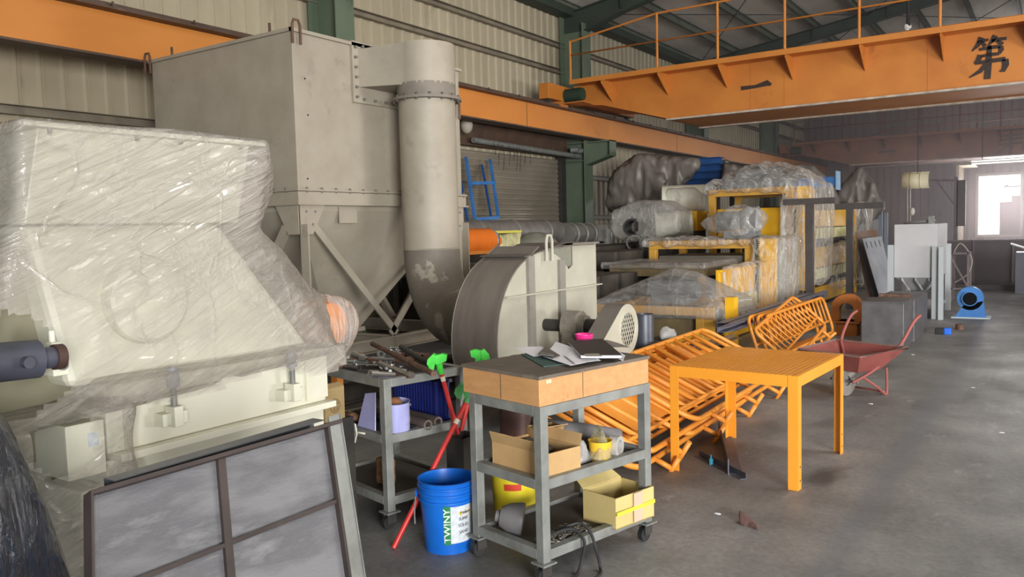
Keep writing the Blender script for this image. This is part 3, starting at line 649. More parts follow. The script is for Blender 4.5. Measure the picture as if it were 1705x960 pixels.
# ---------------------------------------------------------------- centrifugal blower
BX0, BX1 = -4.30, -3.86; SY, SZ = 6.27, .84
bl = thing('centrifugal_blower', 'large grey centrifugal blower with curved scroll and square outlet', 'blower', (-4.08, SY, 0))
def sp(a):   # spiral radius, a in degrees from +Y counter-clockwise seen from the aisle
    return .62+.21*max(0, min(1, (a-75)/120.)) if a <= 195 else .83-.06*(a-195)/100
sc = [(6.70, 1.56), (6.16, 1.56)]+[(SY+sp(a)*cos(rad(a)), max(.06, SZ+sp(a)*sin(rad(a)))) for a in range(118, 306, 7)]+[(7.0, .12), (7.27, .5)]
OY1 = 7.27
sc += [(OY1, 1.56)]
for nm, x, off in (('side_plate', BX1, .008), ('side_plate', BX0, -.008)):
    mb = MB()
    if x == BX1:
        arc = [(6.80, 1.52), (6.66, 1.40)]+[(SY+.03+.655*cos(rad(a)), SZ+.02+.655*sin(rad(a))) for a in range(50, 119, 6)]
        arc = [(SY+.645*cos(rad(a)), SZ+.01+.655*sin(rad(a))) for a in range(46, 116, 5)]
        poly = [(OY1, 1.54), (6.80, 1.54), (6.80, 1.36)]+arc+[p for p in sc[2:-1]]
        mb.plate([(x, y, z) for y, z in poly], (off, 0, 0))
    else: mb.plate([(x, y, z) for y, z in sc], (off, 0, 0))
    mb.build(nm, greyp(), bl)
mb = MB(); S = sc[1:-1]; n = len(S)
mb.add([(BX0, y, z) for y, z in S]+[(BX1+.03, y, z) for y, z in S], [(i, i+1, i+1+n, i+n) for i in range(n-1)], True)
mb.add([(BX1-.05, y*0+(y-SY)*.985+SY, (z-SZ)*.985+SZ) for y, z in S]+[(BX1+.03, (y-SY)*.985+SY, (z-SZ)*.985+SZ) for y, z in S], [(i, i+1, i+1+n, i+n) for i in range(n-1)], True)
mb.add([(BX1+.03, y, z) for y, z in S]+[(BX1+.03, (y-SY)*.985+SY, (z-SZ)*.985+SZ) for y, z in S], [(i, i+1, i+1+n, i+n) for i in range(n-1)])
mb.build('scroll_band', mat('dusty_scroll', srgb(120, 112, 104), srgb(104, 97, 90), 1.5, .6, stretch=(6, 1, 1), c3=srgb(92, 86, 80), s3=2, lo3=.6, hi3=.8), bl)
MB().box(BX0, BX1+.012, OY1-.012, OY1, .5, 1.56).box(BX0, BX1-.01, 6.80, 6.812, 1.2, 1.55).build('outlet_wall', greyp(), bl)
MB().box(BX0-.06, BX1+.07, 6.60, 6.70, 1.555, 1.57).box(BX0-.06, BX1+.07, OY1-.03, OY1+.07, 1.555, 1.57).box(BX0-.06, BX0+.03, 6.6, OY1+.07, 1.555, 1.57).box(BX1-.02, BX1+.07, 6.6, OY1+.07, 1.555, 1.57).box(BX0, BX1, 6.65, OY1, 1.54, 1.556).build('outlet_flange', taupe_d(), bl)
MB().plate([(BX0-.02, 5.93, 1.475), (BX0-.02, 6.64, 1.575), (BX1+.045, 6.64, 1.575), (BX1+.045, 5.93, 1.475)], (0, 0, .006)).build('top_flap', dust(), bl)
for pts in (((BX1+.015, 6.02, 1.475), (BX1+.015, 6.02, .08)), ((BX1+.015, 6.56, 1.42), (BX1+.015, 6.56, .10))):
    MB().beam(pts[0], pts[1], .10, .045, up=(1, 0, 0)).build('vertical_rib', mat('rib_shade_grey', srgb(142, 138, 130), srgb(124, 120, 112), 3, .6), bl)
MB().box(BX1+.008, BX1+.05, 5.60, OY1+.06, 1.135, 1.147).build('horizontal_rib', greyp(), bl)
MB().box(BX1+.008, BX1+.05, 5.47, 6.0, .60, .612).build('horizontal_rib', greyp(), bl)
lug((BX1+.05, 6.30, 1.60), (0, 1, 0)).build('lifting_eye', greyp(), bl)
MB().box(BX1, -3.3, 5.98, 6.62, .46, .52).box(BX1, -3.3, 6.0, 6.05, 0, .46).box(BX1, -3.3, 6.55, 6.6, 0, .46).build('bearing_pedestal', taupe_d(), bl)
pb = MB().box(-3.66, -3.44, 6.05, 6.50, .52, .62); pb.tube([(-3.62, SY, .84), (-3.48, SY, .84)], .14, 20).tube([(-3.64, SY, .84), (-3.42, SY, .84)], .10, 20)
pb.plate([(-3.60, SY-.16, .60), (-3.60, SY-.11, .92), (-3.60, SY+.11, .92), (-3.60, SY+.16, .60)], (.1, 0, 0)); pb.build('pillow_bearing', mat('bearing_cast', srgb(140, 134, 122), srgb(112, 104, 94), 12, .6), bl)
MB().cyl((BX1, SY, .84), (-3.0, SY, .84), .055, 18).cyl((-3.45, SY, .84), (-3.2, SY, .84), .07, 18).build('shaft', darkst(), bl)
# belt guard on the shaft end
gx0, gx1 = -3.12, -2.95; gy, gz, gr = 6.10, .855, .215
po = [(gy+gr*cos(rad(a)), gz+gr*sin(rad(a))) for a in range(-60, 136, 10)]+[(5.28, .55), (5.36, .40)]
mb = MB(); mb.plate([(gx0, y, z) for y, z in po], (.006, 0, 0)); hole = .145; n = len(po)
for i in range(n):
    y0, z0 = po[i]; y1, z1 = po[(i+1) % n]
    mb.add([(gx0, y0, z0), (gx1, y0, z0), (gx1, y1, z1), (gx0, y1, z1)], [(0, 1, 2, 3)], False)
bgd = mb.build('belt_guard', mat('guard_side', srgb(112, 106, 98), srgb(98, 92, 86), 3, .6), bl, solid=.004)
hc = (gy+.01, gz); H = [(hc[0]+hole*cos(2*pi*k/36), hc[1]+hole*sin(2*pi*k/36)) for k in range(36)]
O = []
for k in range(36):
    a = 2*pi*k/36; dv = Vector((cos(a), sin(a))); best = None
    for i in range(n):
        p = Vector(po[i])-Vector(hc); q = Vector(po[(i+1) % n])-Vector(hc); d = q-p; den = dv.x*d.y-dv.y*d.x
        if abs(den) < 1e-9: continue
        t = (p.x*d.y-p.y*d.x)/den; s_ = (p.x*dv.y-p.y*dv.x)/den
        if t > 0 and -1e-6 <= s_ <= 1+1e-6 and (best is None or t < best): best = t
    O.append((hc[0]+dv.x*best, hc[1]+dv.y*best))
mb = MB()
for k in range(36):
    j = (k+1) % 36; mb.add([(gx1, *H[k]), (gx1, *O[k]), (gx1, *O[j]), (gx1, *H[j])], [(0, 1, 2, 3)])
mb.tube([(gx1, y, z) for y, z in H], .008, 6, closed=True)
mb.build('guard_face', greyp(), bl, solid=.003)
mb = MB()
for k in range(-8, 9):
    for s in (-1, 1):
        # diamond mesh clipped to the hole
        d = k*.034; h2 = hole*hole-d*d
        if h2 <= 0: continue
        h = math.sqrt(h2); a = rad(62)*s; u = Vector((cos(a), sin(a))); v = Vector((-sin(a), cos(a)))
        p = Vector(hc)+v*d-u*h; q = Vector(hc)+v*d+u*h; mb.tube([(gx1-.004, p.x, p.y), (gx1-.004, q.x, q.y)], .004, 5)
mb.build('guard_mesh', greyp(), bl)

# ================================================================ YELLOW CONVEYOR MACHINES
def portal(g, x0, x1, y, z1, z0, w=.11, d=.10, m=None):
    m = m or ochre()
    MB().box(x0, x1, y, y+d, z1-w, z1).build('top_beam', m, g, bev=.006)
    for x in (x0, x1-w*.9): MB().box(x, x+w*.9, y+.001, y+d-.001, 0 if z0 is None else z0, z1-w).build('post', m, g, bev=.006)
def chain(g, x, y, z0, z1):
    mb = MB().box(x-.03, x-.02, y-.02, y+.10, z0, z1); z = z0
    while z < z1:
        for dy in (0, .055): mb.box(x-.02, x+.012, y+dy, y+dy+.028, z, z+.02)
        z += .036
    mb.build('drag_chain', black(), g)
def side(g, x, y0, y1, tiers, post=None):
    for kind, z0, z1 in tiers:
        if kind == 'y': 
            mb = MB().box(x-.05, x, y0, y1, z0, z1).box(x, x+.03, y0, y1, z1-.03, z1)
            mb.build('side_panel', yellow(), g, bev=.004)
        elif kind == 'c':
            mb = MB().box(x-.06, x+.02, y0, y1, z0, z1)
            yy = y0+.1
            while yy < y1: mb.box(x+.02, x+.035, yy, yy+.03, z0, z1); yy += .22
            mb.build('cream_strip', creamst(), g)
        elif kind == 'k':
            mb = MB().box(x-.14, x-.06, y0, y1, z0, z1); yy = y0+.08
            while yy < y1: mb.cyl((x-.06, yy, (z0+z1)/2), (x-.01, yy, (z0+z1)/2), .03, 10); yy += .3
            mb.build('roller_row', darkst(), g)
def heap(c, rx, ry, rz, n=40, seed=1):
    R_ = random.Random(seed); return [(c[0]+rx*cos(a)*sqrt_(u), c[1]+ry*sin(a)*sqrt_(u), c[2]+rz*(1-u)) for a, u in ((R_.random()*2*pi, R_.random()) for _ in range(n))]
def sqrt_(u): return math.sqrt(max(u, 0))
# A: low front machine
A = thing('conveyor_machine', 'lowest yellow machine frame at the front, grey film heaped on top', 'machine', (-4.5, 10.6, 0), group='yellow machines under film')
portal(A, -5.28, -3.72, 9.9, .66, 0)
portal(A, -5.28, -3.72, 11.2, .66, 0)
MB().box(-5.2, -5.1, 10, 11.2, .52, .64).box(-3.9, -3.8, 10, 11.2, .52, .64).build('side_rail', ochre(), A)
MB().box(-5.15, -3.85, 10.0, 10.8, .0, .5).build('inner_hopper', mat('dim_olive_steel', srgb(128, 112, 78), srgb(96, 84, 62), 3, .7), A)
MB().box(-3.74, -3.60, 9.92, 10.02, 0, .66).build('post', ochre(), A)
MB().box(-3.50, -3.38, 10.1, 10.25, 0, .78).build('post', yellow(), A)
chain(A, -3.56, 10.1, .05, .62)
MB().box(-4.6, -4.1, 10.3, 10.7, .66, .78).cyl((-4.7, 10.5, .84), (-4.0, 10.5, .84), .12, 16).build('gear_motor', mat('motor_grey', srgb(120, 122, 124), None), A)
wrap('film_cover', film2(), [bx(-5.35, -3.5, 9.88, 11.3, .50, .68)+[gY(x, y, 10.3) for x, y in ((1122, 444), (1160, 452), (1183, 472), (1066, 474), (1030, 492), (1188, 500))], bx(-3.62, -3.5, 10.0, 10.4, .1, .7)], A, vox=.04, amp=.012, fr=2.2, smooth=8, cut=.42, hem=.22, seed=1, st=(1, 1, .6))
# B: middle machine
B = thing('conveyor_machine', 'middle yellow machine frame with black drag chain and spindle-shaped bundle on top', 'machine', (-5, 13.4, 0), group='yellow machines under film')
portal(B, -5.85, -4.05, 13.0, 1.46, 0, .14, .12)
portal(B, -5.85, -4.05, 14.35, 1.46, 0, .14, .12)
MB().box(-5.7, -4.2, 13.1, 14.5, .55, 1.2).build('tank', mat('dim_grey_tank', srgb(112, 106, 96), srgb(90, 85, 78), 3, .6), B)
MB().box(-3.98, -3.70, 13.06, 13.18, 0, 1.47).build('post', yellow(), B, bev=.005)
chain(B, -3.96, 12.98, .45, 1.50)
side(B, -4.0, 11.3, 12.95, (('y', .66, 1.06), ('c', .44, .63), ('k', .24, .42), ('y', .02, .22)))
MB().box(-5.95, -4.3, 11.5, 12.9, .95, 1.12).build('feed_tray', mat('dim_olive_steel', (0, 0, 0, 1)), B)
MB().box(-5.95, -5.85, 11.5, 11.6, 0, 1.12).box(-4.4, -4.3, 11.5, 11.6, 0, .95).build('post', ochre(), B)
wrap('film_cover', film3(), [bx(-5.95, -3.66, 12.94, 14.5, 1.38, 1.48), bx(-4.0, -3.7, 11.4, 13.2, .3, 1.1), bx(-4.0, -3.64, 12.9, 14.4, .2, 1.48)], B, vox=.045, amp=.03, fr=2.2, cut=.25, hem=.3, seed=2, drip=.05, st=(1, 1, .35))
wrap('tray_film', film2(), [bx(-5.98, -4.25, 11.42, 12.95, 1.06, 1.16)], B, vox=.04, amp=.01, fr=2, cut=.9, hem=.2, seed=4)
sp_ = gY(1160, 372, 13.2); se = gY(1268, 362, 13.2)
B2 = thing('wrapped_motor', 'spindle-shaped motor bundled in clear film on the middle yellow machine', 'motor', ((sp_.x+se.x)/2, 13.3, 1.47))
MB().cyl((sp_.x+.35, 13.3, 1.76), (se.x-.3, 13.3, 1.78), .16, 18).cyl((se.x-.3, 13.3, 1.78), (se.x-.08, 13.3, 1.78), .22, 18).box(sp_.x+.5, se.x-.1, 13.1, 13.5, 1.48, 1.6).build('motor_body', mat('motor_grey', srgb(120, 122, 124), None), B2)
wrap('film_bundle', film4(), [[(sp_.x, 13.3, 1.74), (sp_.x+.12, 13.25, 1.82), (sp_.x+.1, 13.3, 1.66), (sp_.x+.5, 13.1, 1.96), (sp_.x+.7, 13.3, 2.04), (se.x-.15, 13.1, 1.98), (se.x, 13.3, 1.92), (se.x, 13.2, 1.62), (se.x-.3, 13.05, 1.52), (sp_.x+.6, 13.1, 1.50), (sp_.x+.5, 13.6, 1.7), (se.x, 13.6, 1.8), (se.x-.4, 13.5, 1.5)]], B2, vox=.03, amp=.02, fr=4, seed=3)
# C: tall machine
Cm = thing('conveyor_machine', 'tallest yellow machine frame, clear film hanging in long folds from its top', 'machine', (-4.6, 14.8, 0), group='yellow machines under film')
portal(Cm, -5.40, -3.86, 14.7, 2.36, 0, .13, .12)
portal(Cm, -5.40, -3.86, 16.2, 2.36, 0, .13, .12)
MB().box(-5.3, -3.95, 14.9, 16.1, 1.35, 2.0).build('upper_tank', yellow(), Cm, bev=.01)
MB().box(-5.2, -4.1, 14.85, 16.0, 2.36, 2.55).cyl((-5.0, 15.2, 2.6), (-4.2, 15.2, 2.6), .15, 16).build('top_motor', mat('motor_grey', (0, 0, 0, 1)), Cm)
MB().box(-3.84, -3.62, 14.9, 15.05, .5, 2.36).build('post', yellow(), Cm, bev=.005)
chain(Cm, -3.82, 14.78, 1.1, 2.0)
side(B, -4.1, 13.25, 14.6, (('y', .95, 1.4), ('c', .55, .78), ('y', .22, .5)))
MB().box(-4.2, -4.12, 13.3, 14.45, 0, .95).build('lower_cabinet', mat('white_cabinet', srgb(206, 204, 190), srgb(188, 184, 168), 2, .5), B)
wrap('film_cover', film3(), [bx(-5.48, -3.58, 14.62, 16.4, 2.30, 2.42)+[(-4.9, 15.3, 2.78), (-4.4, 15.1, 2.86), (-4.0, 15.1, 2.72), (-3.72, 14.9, 2.66)], bx(-3.98, -3.56, 14.62, 16.4, .6, 2.4)], Cm, vox=.045, amp=.035, fr=2.0, cut=.5, hem=.25, seed=5, drip=.07, st=(1, 1, .3))
wrap('hanging_film', film3(), [bx(-3.95, -3.66, 14.2, 14.58, .35, 2.1)], B, vox=.04, amp=.035, fr=2.2, cut=.4, hem=.3, seed=6, drip=.08, st=(1, 1, .3))
# D: long rear machine
Dm = thing('conveyor_machine', 'rear yellow and cream machine bank behind the dark steel posts', 'machine', (-4.6, 19, 0), group='yellow machines under film')
side(Dm, -4.05, 16.6, 21.0, (('y', 1.62, 2.12), ('c', 1.38, 1.60), ('k', 1.22, 1.37), ('y', .78, 1.2), ('c', .55, .76), ('k', .40, .54), ('y', .05, .38)))
MB().box(-5.6, -4.2, 16.6, 21, 0, 2.05).build('machine_core', darkst(), Dm)
MB().box(-4.1, -4.0, 20.9, 21.0, 0, 2.15).build('post', yellow(), Dm)
wrap('film_cover', film3(), [bx(-4.1, -3.6, 18.2, 21.2, .3, 1.2), bx(-4.1, -3.7, 20, 21.2, .3, 2.1)], Dm, vox=.06, amp=.05, fr=1.6, cut=.35, hem=.3, seed=8, drip=.08, st=(1, 1, .3))
# dark steel goal-post frames in front of it
dk = mat('dark_brown_post', srgb(74, 68, 66), srgb(58, 54, 54), 5, .6)
P1 = gX(1348, 400, -3.42); P2 = gX(1415, 400, -3.35)
t = thing('steel_post_frame', 'dark steel T-post standing before the rear yellow machine', 'post', (P1.x, P1.y, 0))
x, y = P1.x, P1.y; zt_ = gY(1348, 330, y).z
MB().box(x-.06, x+.06, y-.06, y+.06, 0, zt_-.1).build('upright', dk, t); MB().box(x-.42, x+.42, y-.08, y+.08, zt_-.1, zt_).build('crossbar', dk, t)
t = thing('steel_post_frame', 'long dark steel crossbar on an upright beside the crumpled grey tarpaulin', 'post', (P2.x, P2.y, 0))
x, y = P2.x, P2.y; zt_ = gY(1415, 338, y).z
MB().box(x-.06, x+.06, y-.06, y+.06, 0, zt_-.1).build('upright', dk, t); MB().box(x-.95, x+.62, y-.08, y+.08, zt_-.12, zt_).build('crossbar', dk, t)

# ================================================================ WORK CARTS
def cart(name, lab, loc, rz, L, W, zs, m=None, top=None, grp=None):
    """frame of square tube on castors; local x along the long side, y away from it; zs = heights of the rail tops"""
    m = m or steel(); g = thing(name, lab, 'cart', loc, rz, grp); t = .05
    H = zs[-1]
    for x, y in ((0, 0), (L-t, 0), (0, W-t), (L-t, W-t)):
        MB().box(x, x+t, y, y+t, .105, H).build('leg', m, g, bev=.003, local=True)
        c = MB().box(x-.02, x+t+.02, y-.02, y+t+.02, .097, .105).build('castor_plate', m, g, local=True)
        cx, cy = x+t/2, y+t/2
        MB().box(cx-.03, cx+.03, cy-.022, cy-.018, .036, .097).box(cx-.03, cx+.03, cy+.018, cy+.022, .036, .097).build('castor_fork', darkst(), c, local=True)
        MB().cyl((cx-.015, cy-.015, .038), (cx-.015, cy+.015, .038), .038, 18).build('castor_wheel', black(), c, local=True)
    for z in zs:
        h = .05
        for a in ((t, L-t, 0, t), (t, L-t, W-t, W), (0, t, t, W-t), (L-t, L, t, W-t)):
            MB().box(a[0], a[1], a[2], a[3], z-h, z-.0005).build('rail', m, g, bev=.003, local=True)
        if z != H or top: MB().box(t*.4, L-t*.4, t*.4, W-t*.4, z-h*.55, z-h*.55+.006).build('shelf', mat('dusty_dark_shelf', srgb(84, 78, 72), srgb(64, 60, 56), 6, .8), g, local=True)
    return g
A2 = rad(75.5); C2 = Vector((-2.005, 3.20, 0))
def L2(x, y, z): return C2+Vector((x*cos(A2)-y*sin(A2), x*sin(A2)+y*cos(A2), z))
cart('tool_cart', 'grey steel cart on castors carrying the plywood box and papers', C2, A2, .82, .54, (.165, .51, .866), grp='steel workshop carts')
# the plywood box on top
wbx = thing('wooden_work_box', 'long plywood box with grimy dark top on the nearer cart', 'box', L2(.42, .27, .867))
def boxl(mb, x0, x1, y0, y1, z0, z1, F=L2): return mb.hexa([F(x0, y0, z0), F(x1, y0, z0), F(x1, y1, z0), F(x0, y1, z0), F(x0, y0, z1), F(x1, y0, z1), F(x1, y1, z1), F(x0, y1, z1)])
boxl(MB(), .012, .80, .006, .026, .867, .996).build('front_board', wood(), wbx)
boxl(MB(), .012, .80, .56, .58, .867, .996).build('back_board', wood(), wbx)
boxl(MB(), .0, .012, .0065, .58, .867, .996).build('end_board', wood(), wbx)
boxl(MB(), .80, .812, .006, .58, .867, .996).build('end_board', wood(), wbx)
boxl(MB(), -.006, .82, -.002, .59, .996, 1.013).build('top_board', woodtop(), wbx, bev=.002)
for x in (.30,): boxl(MB(), x, x+.002, .0045, .0062, .87, .996).build('board_seam', darkst(), wbx)
boxl(MB(), -.0015, 0, .28, .282, .87, .996).build('board_seam', darkst(), wbx)
mb = MB()
for x in (.05, .068): boxl(mb, x, x+.014, .0045, .0062, .972, .989)
mb.build('staple_mark', mat('pale_mark', srgb(232, 214, 170)), wbx)
TZ = 1.013
def top_at(px, py, z=TZ): return gZ(px, py, z)
def sheet_at(px_pts, z, th=.0012, curl=0):
    P = [gZ(x, y, z) for x, y in px_pts]; return MB().plate(P, (0, 0, th))
def page(name, lab, quad, z, m, grp='loose papers on the wooden box', curl=0.0, n=8, th=.0008):
    """one sheet of paper, slightly buckled"""
    q = [gZ(x, y, z) for x, y in quad]; mb = MB(); vs = []
    for s in (0, th):
        for i in range(n+1):
            for j in range(n+1):
                u, v = i/n, j/n; p = q[0]*(1-u)*(1-v)+q[1]*u*(1-v)+q[2]*u*v+q[3]*(1-u)*v
                dz = .002+.002*sin(5*u+3*v)*sin(4*v)+curl*max(0, v-.6)**2*6
                vs.append(p+Vector((0, 0, dz+s)))
    N = (n+1)**2; fs = []
    for i in range(n):
        for j in range(n):
            a = i*(n+1)+j; fs += [(a, a+1, a+n+2, a+n+1), (a+N, a+n+1+N, a+n+2+N, a+1+N)]
    for i in range(n):
        for a, b in ((i, i+1), (i+n*(n+1), i+1+n*(n+1))): fs.append((a, b, b+N, a+N))
        for a, b in ((i*(n+1), (i+1)*(n+1)), (i*(n+1)+n, (i+1)*(n+1)+n)): fs.append((a, b, b+N, a+N))
    mb.add(vs, fs, True); return solo(mb, name, m, lab, 'paper', grp)
txtm = mat('printed_sheet', srgb(244, 244, 250), srgb(206, 206, 218), 60, .7, stretch=(1, 8, 1), mixlo=.55, mixhi=.7)
fo = thing('document_folder', 'thin dark green folder lying under the loose papers', 'folder', gZ(910, 600, TZ))
MB().plate([gZ(868, 590, TZ+.001), gZ(905, 611, TZ+.001), gZ(1000, 600, TZ+.001), gZ(950, 580, TZ+.001)], (0, 0, .004)).build('cover', mat('folder_green', srgb(62, 92, 88)), fo)
page('paper_sheet', 'white sheet at left of box top, over the folder edge', [(856, 579), (888, 594), (924, 589), (900, 577)], TZ+.007, paper())
page('paper_sheet', 'printed sheet spread across the middle of the box top, far corner curled up', [(904, 594), (950, 609), (998, 599), (925, 572)], TZ+.011, txtm, curl=.012)
page('paper_sheet', 'crumpled printed sheet partly beneath the dark notebook', [(940, 592), (958, 606), (1000, 600), (968, 578)], TZ+.017, txtm)
page('paper_sheet', 'grey drawing sheet behind the notebook at the back of the box', [(950, 572), (990, 580), (1050, 578), (1010, 566)], TZ+.0005, mat('grey_sheet', srgb(150, 142, 134), srgb(120, 112, 106), 30, .8))
page('paper_sheet', 'small folded sheet hanging over box edge at notebook corner', [(1018, 592), (1037, 602), (1041, 592), (1030, 586)], TZ+.001, txtm)
cl = thing('clipboard', 'small clipboard with metal clip on the papers', 'clipboard', gZ(915, 588, TZ+.02))
MB().plate([gZ(896, 589, TZ+.019), gZ(921, 596, TZ+.019), gZ(933, 592, TZ+.019), gZ(908, 577, TZ+.019)], (0, 0, .003)).build('board', mat('clip_board_grey', srgb(104, 98, 94)), cl)
MB().plate([gZ(897, 587, TZ+.024), gZ(899, 591, TZ+.024), gZ(922, 593, TZ+.024), gZ(919, 590, TZ+.024)], (0, 0, .006)).build('metal_clip', steel(), cl)
nb = thing('notebook', 'black hardcover notebook on the back right of wooden box', 'notebook', gZ(990, 585, TZ+.004))
q = [(946, 572), (967, 596), (1036, 596), (1003, 568)]
P0 = [gZ(x, y, TZ+.022) for x, y in q]; 
def inset(P, k): c = sum(P, Vector())/len(P); return [p+(c-p)*k for p in P]
MB().plate([p+Vector((0, 0, 0)) for p in inset(P0, .02)], (0, 0, .014)).build('page_block', mat('page_edges', srgb(220, 220, 228)), nb)
MB().plate([p+Vector((0, 0, .0142)) for p in P0], (0, 0, .003)).build('cover', mat('black_cover', srgb(58, 56, 58), srgb(46, 44, 46), 6, .5), nb)
MB().plate([p+Vector((0, 0, -.003)) for p in P0], (0, 0, .003)).build('back_cover', mat('black_cover', (0, 0, 0, 1)), nb)
MB().plate([gZ(972, 589, TZ+.0395), gZ(975, 593, TZ+.0395), gZ(1003, 593, TZ+.0395), gZ(996, 588, TZ+.0395)], (0, 0, .001)).build('cover_label', mat('label_beige', srgb(160, 154, 142)), nb)
bc = gZ(973, 572, TZ); 
mb = MB().lathe(bc, (0, 0, 1), [(0, .002), (.034, .002), (.040, .02), (.049, .052), (.056, .056), (.056, .060), (.052, .060), (.046, .052), (.037, .02), (.030, .006), (0, .006)], 32)
for k in range(28):
    a = 2*pi*k/28; mb.tube([bc+Vector((.040*cos(a), .040*sin(a), .012)), bc+Vector((.051*cos(a), .051*sin(a), .052))], .0016, 5)
solo(mb, 'plastic_bowl', pinkm(), 'bright pink ribbed plastic bowl behind the notebook', 'bowl', loc=bc)

# ---- shelves of the nearer cart
def carton_box(name, lab, corners, h, m, z0, flaps=(), th=.006, grp=None, tapes=()):
    """open carton: corners = 4 floor points in order"""
    P = [Vector(p) for p in corners]; c = sum(P, Vector())/4; g = thing(name, lab, 'box', (c.x, c.y, z0), group=grp)
    up = Vector((0, 0, h))
    mb = MB().plate(P, (0, 0, th)); 
    for i in range(4):
        a, b = P[i], P[(i+1) % 4]; nrm = (b-a).cross(Vector((0, 0, 1))).normalized()
        if nrm.dot(c-a) < 0: nrm = -nrm
        mb.plate([a, b, b+up, a+up], nrm*th)
    mb.build('carton_body', m, g)
    for i, out, drop in flaps:
        a, b = P[i]+up, P[(i+1) % 4]+up; nrm = (b-a).cross(Vector((0, 0, 1))).normalized()
        if nrm.dot(c-a) > 0: nrm = -nrm
        o = nrm*out+Vector((0, 0, drop)); k = (b-a)*.04; MB().plate([a, b, b+o-k, a+o+k], (0, 0, .004)).build('flap', m, g)
    return g, P, up
S1 = .4886; S0 = .1436
g, P, up = carton_box('cardboard_box', 'worn brown cardboard box of parts behind front leg of the nearer cart', [L2(.06, .04, S1), L2(.30, .03, S1), L2(.29, .40, S1), L2(.05, .42, S1)], .13, carton(), S1, flaps=((3, .03, .06), (1, .03, .05)))
MB().plate([L2(.06, .20, S1+.08), L2(.28, .20, S1+.08), L2(.28, .38, S1+.10), L2(.06, .38, S1+.10)], (0, 0, .02)).build('carton_filling', mat('dark_scrap', srgb(76, 60, 56), srgb(150, 138, 130), 40, .8), g)
g, P, up = carton_box('cardboard_box', 'small torn cardboard box standing behind the worn brown one on middle shelf', [L2(.26, .30, S1), L2(.42, .26, S1), L2(.45, .38, S1), L2(.29, .42, S1)], .17, carton(), S1, flaps=((0, .05, .02),))
rg = wrap('rag', mat('grey_rag', srgb(166, 162, 152), srgb(140, 136, 128), 8, .9), [heap(L2(.14, .44, S1+.10), .06, .05, .05, 20, 3)], vox=.008, amp=.006, fr=16, seed=2)
tag(rg, 'crumpled grey rag on back of cart middle shelf', 'rag')
cb = thing('yellow_cup', 'yellow plastic cup covered by a clear bag on middle shelf', 'cup', L2(.50, .08, S1))
c0 = L2(.50, .08, S1)
MB().lathe(c0, (0, 0, 1), [(0, .004), (.05, .004), (.062, .11), (.064, .112), (.058, .11), (.046, .008), (0, .008)], 28).build('cup_body', mat('cup_yellow', srgb(230, 190, 50), srgb(214, 170, 40), 8, .5), cb)
wrap('plastic_bag', plastic('yellowish_bag_film', (.85, .82, .55, 1), milk=.2, cscale=18, edge=.6), [[c0+Vector((.07*cos(a), .07*sin(a), .02)) for a in (0, 1, 2, 3, 4, 5)]+[c0+Vector((-.02, .02, .19)), c0+Vector((-.05, .04, .17)), c0+Vector((.03, -.03, .17)), c0+Vector((-.07, .02, .09))]], cb, vox=.009, amp=.006, fr=14, seed=4)
tr = L2(.61, .07, S1+.058)
ax = Vector((cos(A2-1.25), sin(A2-1.25), 0))
solo(MB().lathe(tr, ax, [(.036, -.025), (.057, -.025), (.057, .025), (.036, .025), (.036, -.025)], 32), 'tape_roll', mat('silver_tape', srgb(186, 184, 180), srgb(160, 158, 154), 20, .35), 'roll of silver tape standing on the middle shelf', 'tape')
pa, pb_ = L2(.40, .50, S1+.11), L2(.80, .20, S1+.045)
mb = MB(); mb.tube([pa, pa.lerp(pb_, .6), pb_], [.075, .062, .046], 24, caps=False).tube([pb_, pa], [.038, .06], 24, caps=False)
solo(mb, 'rubber_hose', mat('grey_rubber_hose', srgb(118, 116, 118), srgb(96, 94, 96), 8, .6), 'thick grey rubber hose lying across the middle shelf', 'hose', solid=.004)
g = wrap('plastic_pouch', plastic('silver_pouch_film', (.7, .7, .72, 1), milk=.5, cscale=14), [heap(L2(.41, .13, S1+.0), .05, .05, .13, 20, 9)+[L2(.36, .1, S1), L2(.46, .1, S1), L2(.41, .18, S1)]], vox=.009, amp=.004, fr=14, seed=5); tag(g, 'clear crinkled pouch between cardboard box and yellow cup', 'bag')
# lower shelf
g, P, up = carton_box('cardboard_box', 'open tan carton with yellow strap at end of bottom shelf', [L2(.50, -.02, S0), L2(.80, -.03, S0), L2(.80, .20, S0), L2(.50, .21, S0)], .165, kraft(), S0, flaps=((2, .07, .04),))
boxl(MB(), .496, .804, -.035, -.0315, S0+.075, S0+.095).build('yellow_strap', mat('yellow_strap', srgb(232, 224, 60)), g)
boxl(MB(), .63, .70, -.0345, -.031, S0+.01, S0+.165).build('pink_tape', mat('pink_tape', srgb(206, 172, 150)), g)
bn = L2(.10, .36, S0)
solo(MB().lathe(bn+Vector((0, 0, .075)), Vector((cos(A2+2.3), sin(A2+2.3), .15))*-1, [(0, -.07), (.03, -.07), (.032, -.05), (.05, -.045), (.075, .0), (.088, .06), (.086, .075), (.0, .075)], 32), 'plastic_funnel_cap', mat('dull_grey_plastic', srgb(112, 110, 112), srgb(98, 96, 98), 5, .45), 'dark grey bell-shaped cap lying on bottom shelf corner', 'cap')
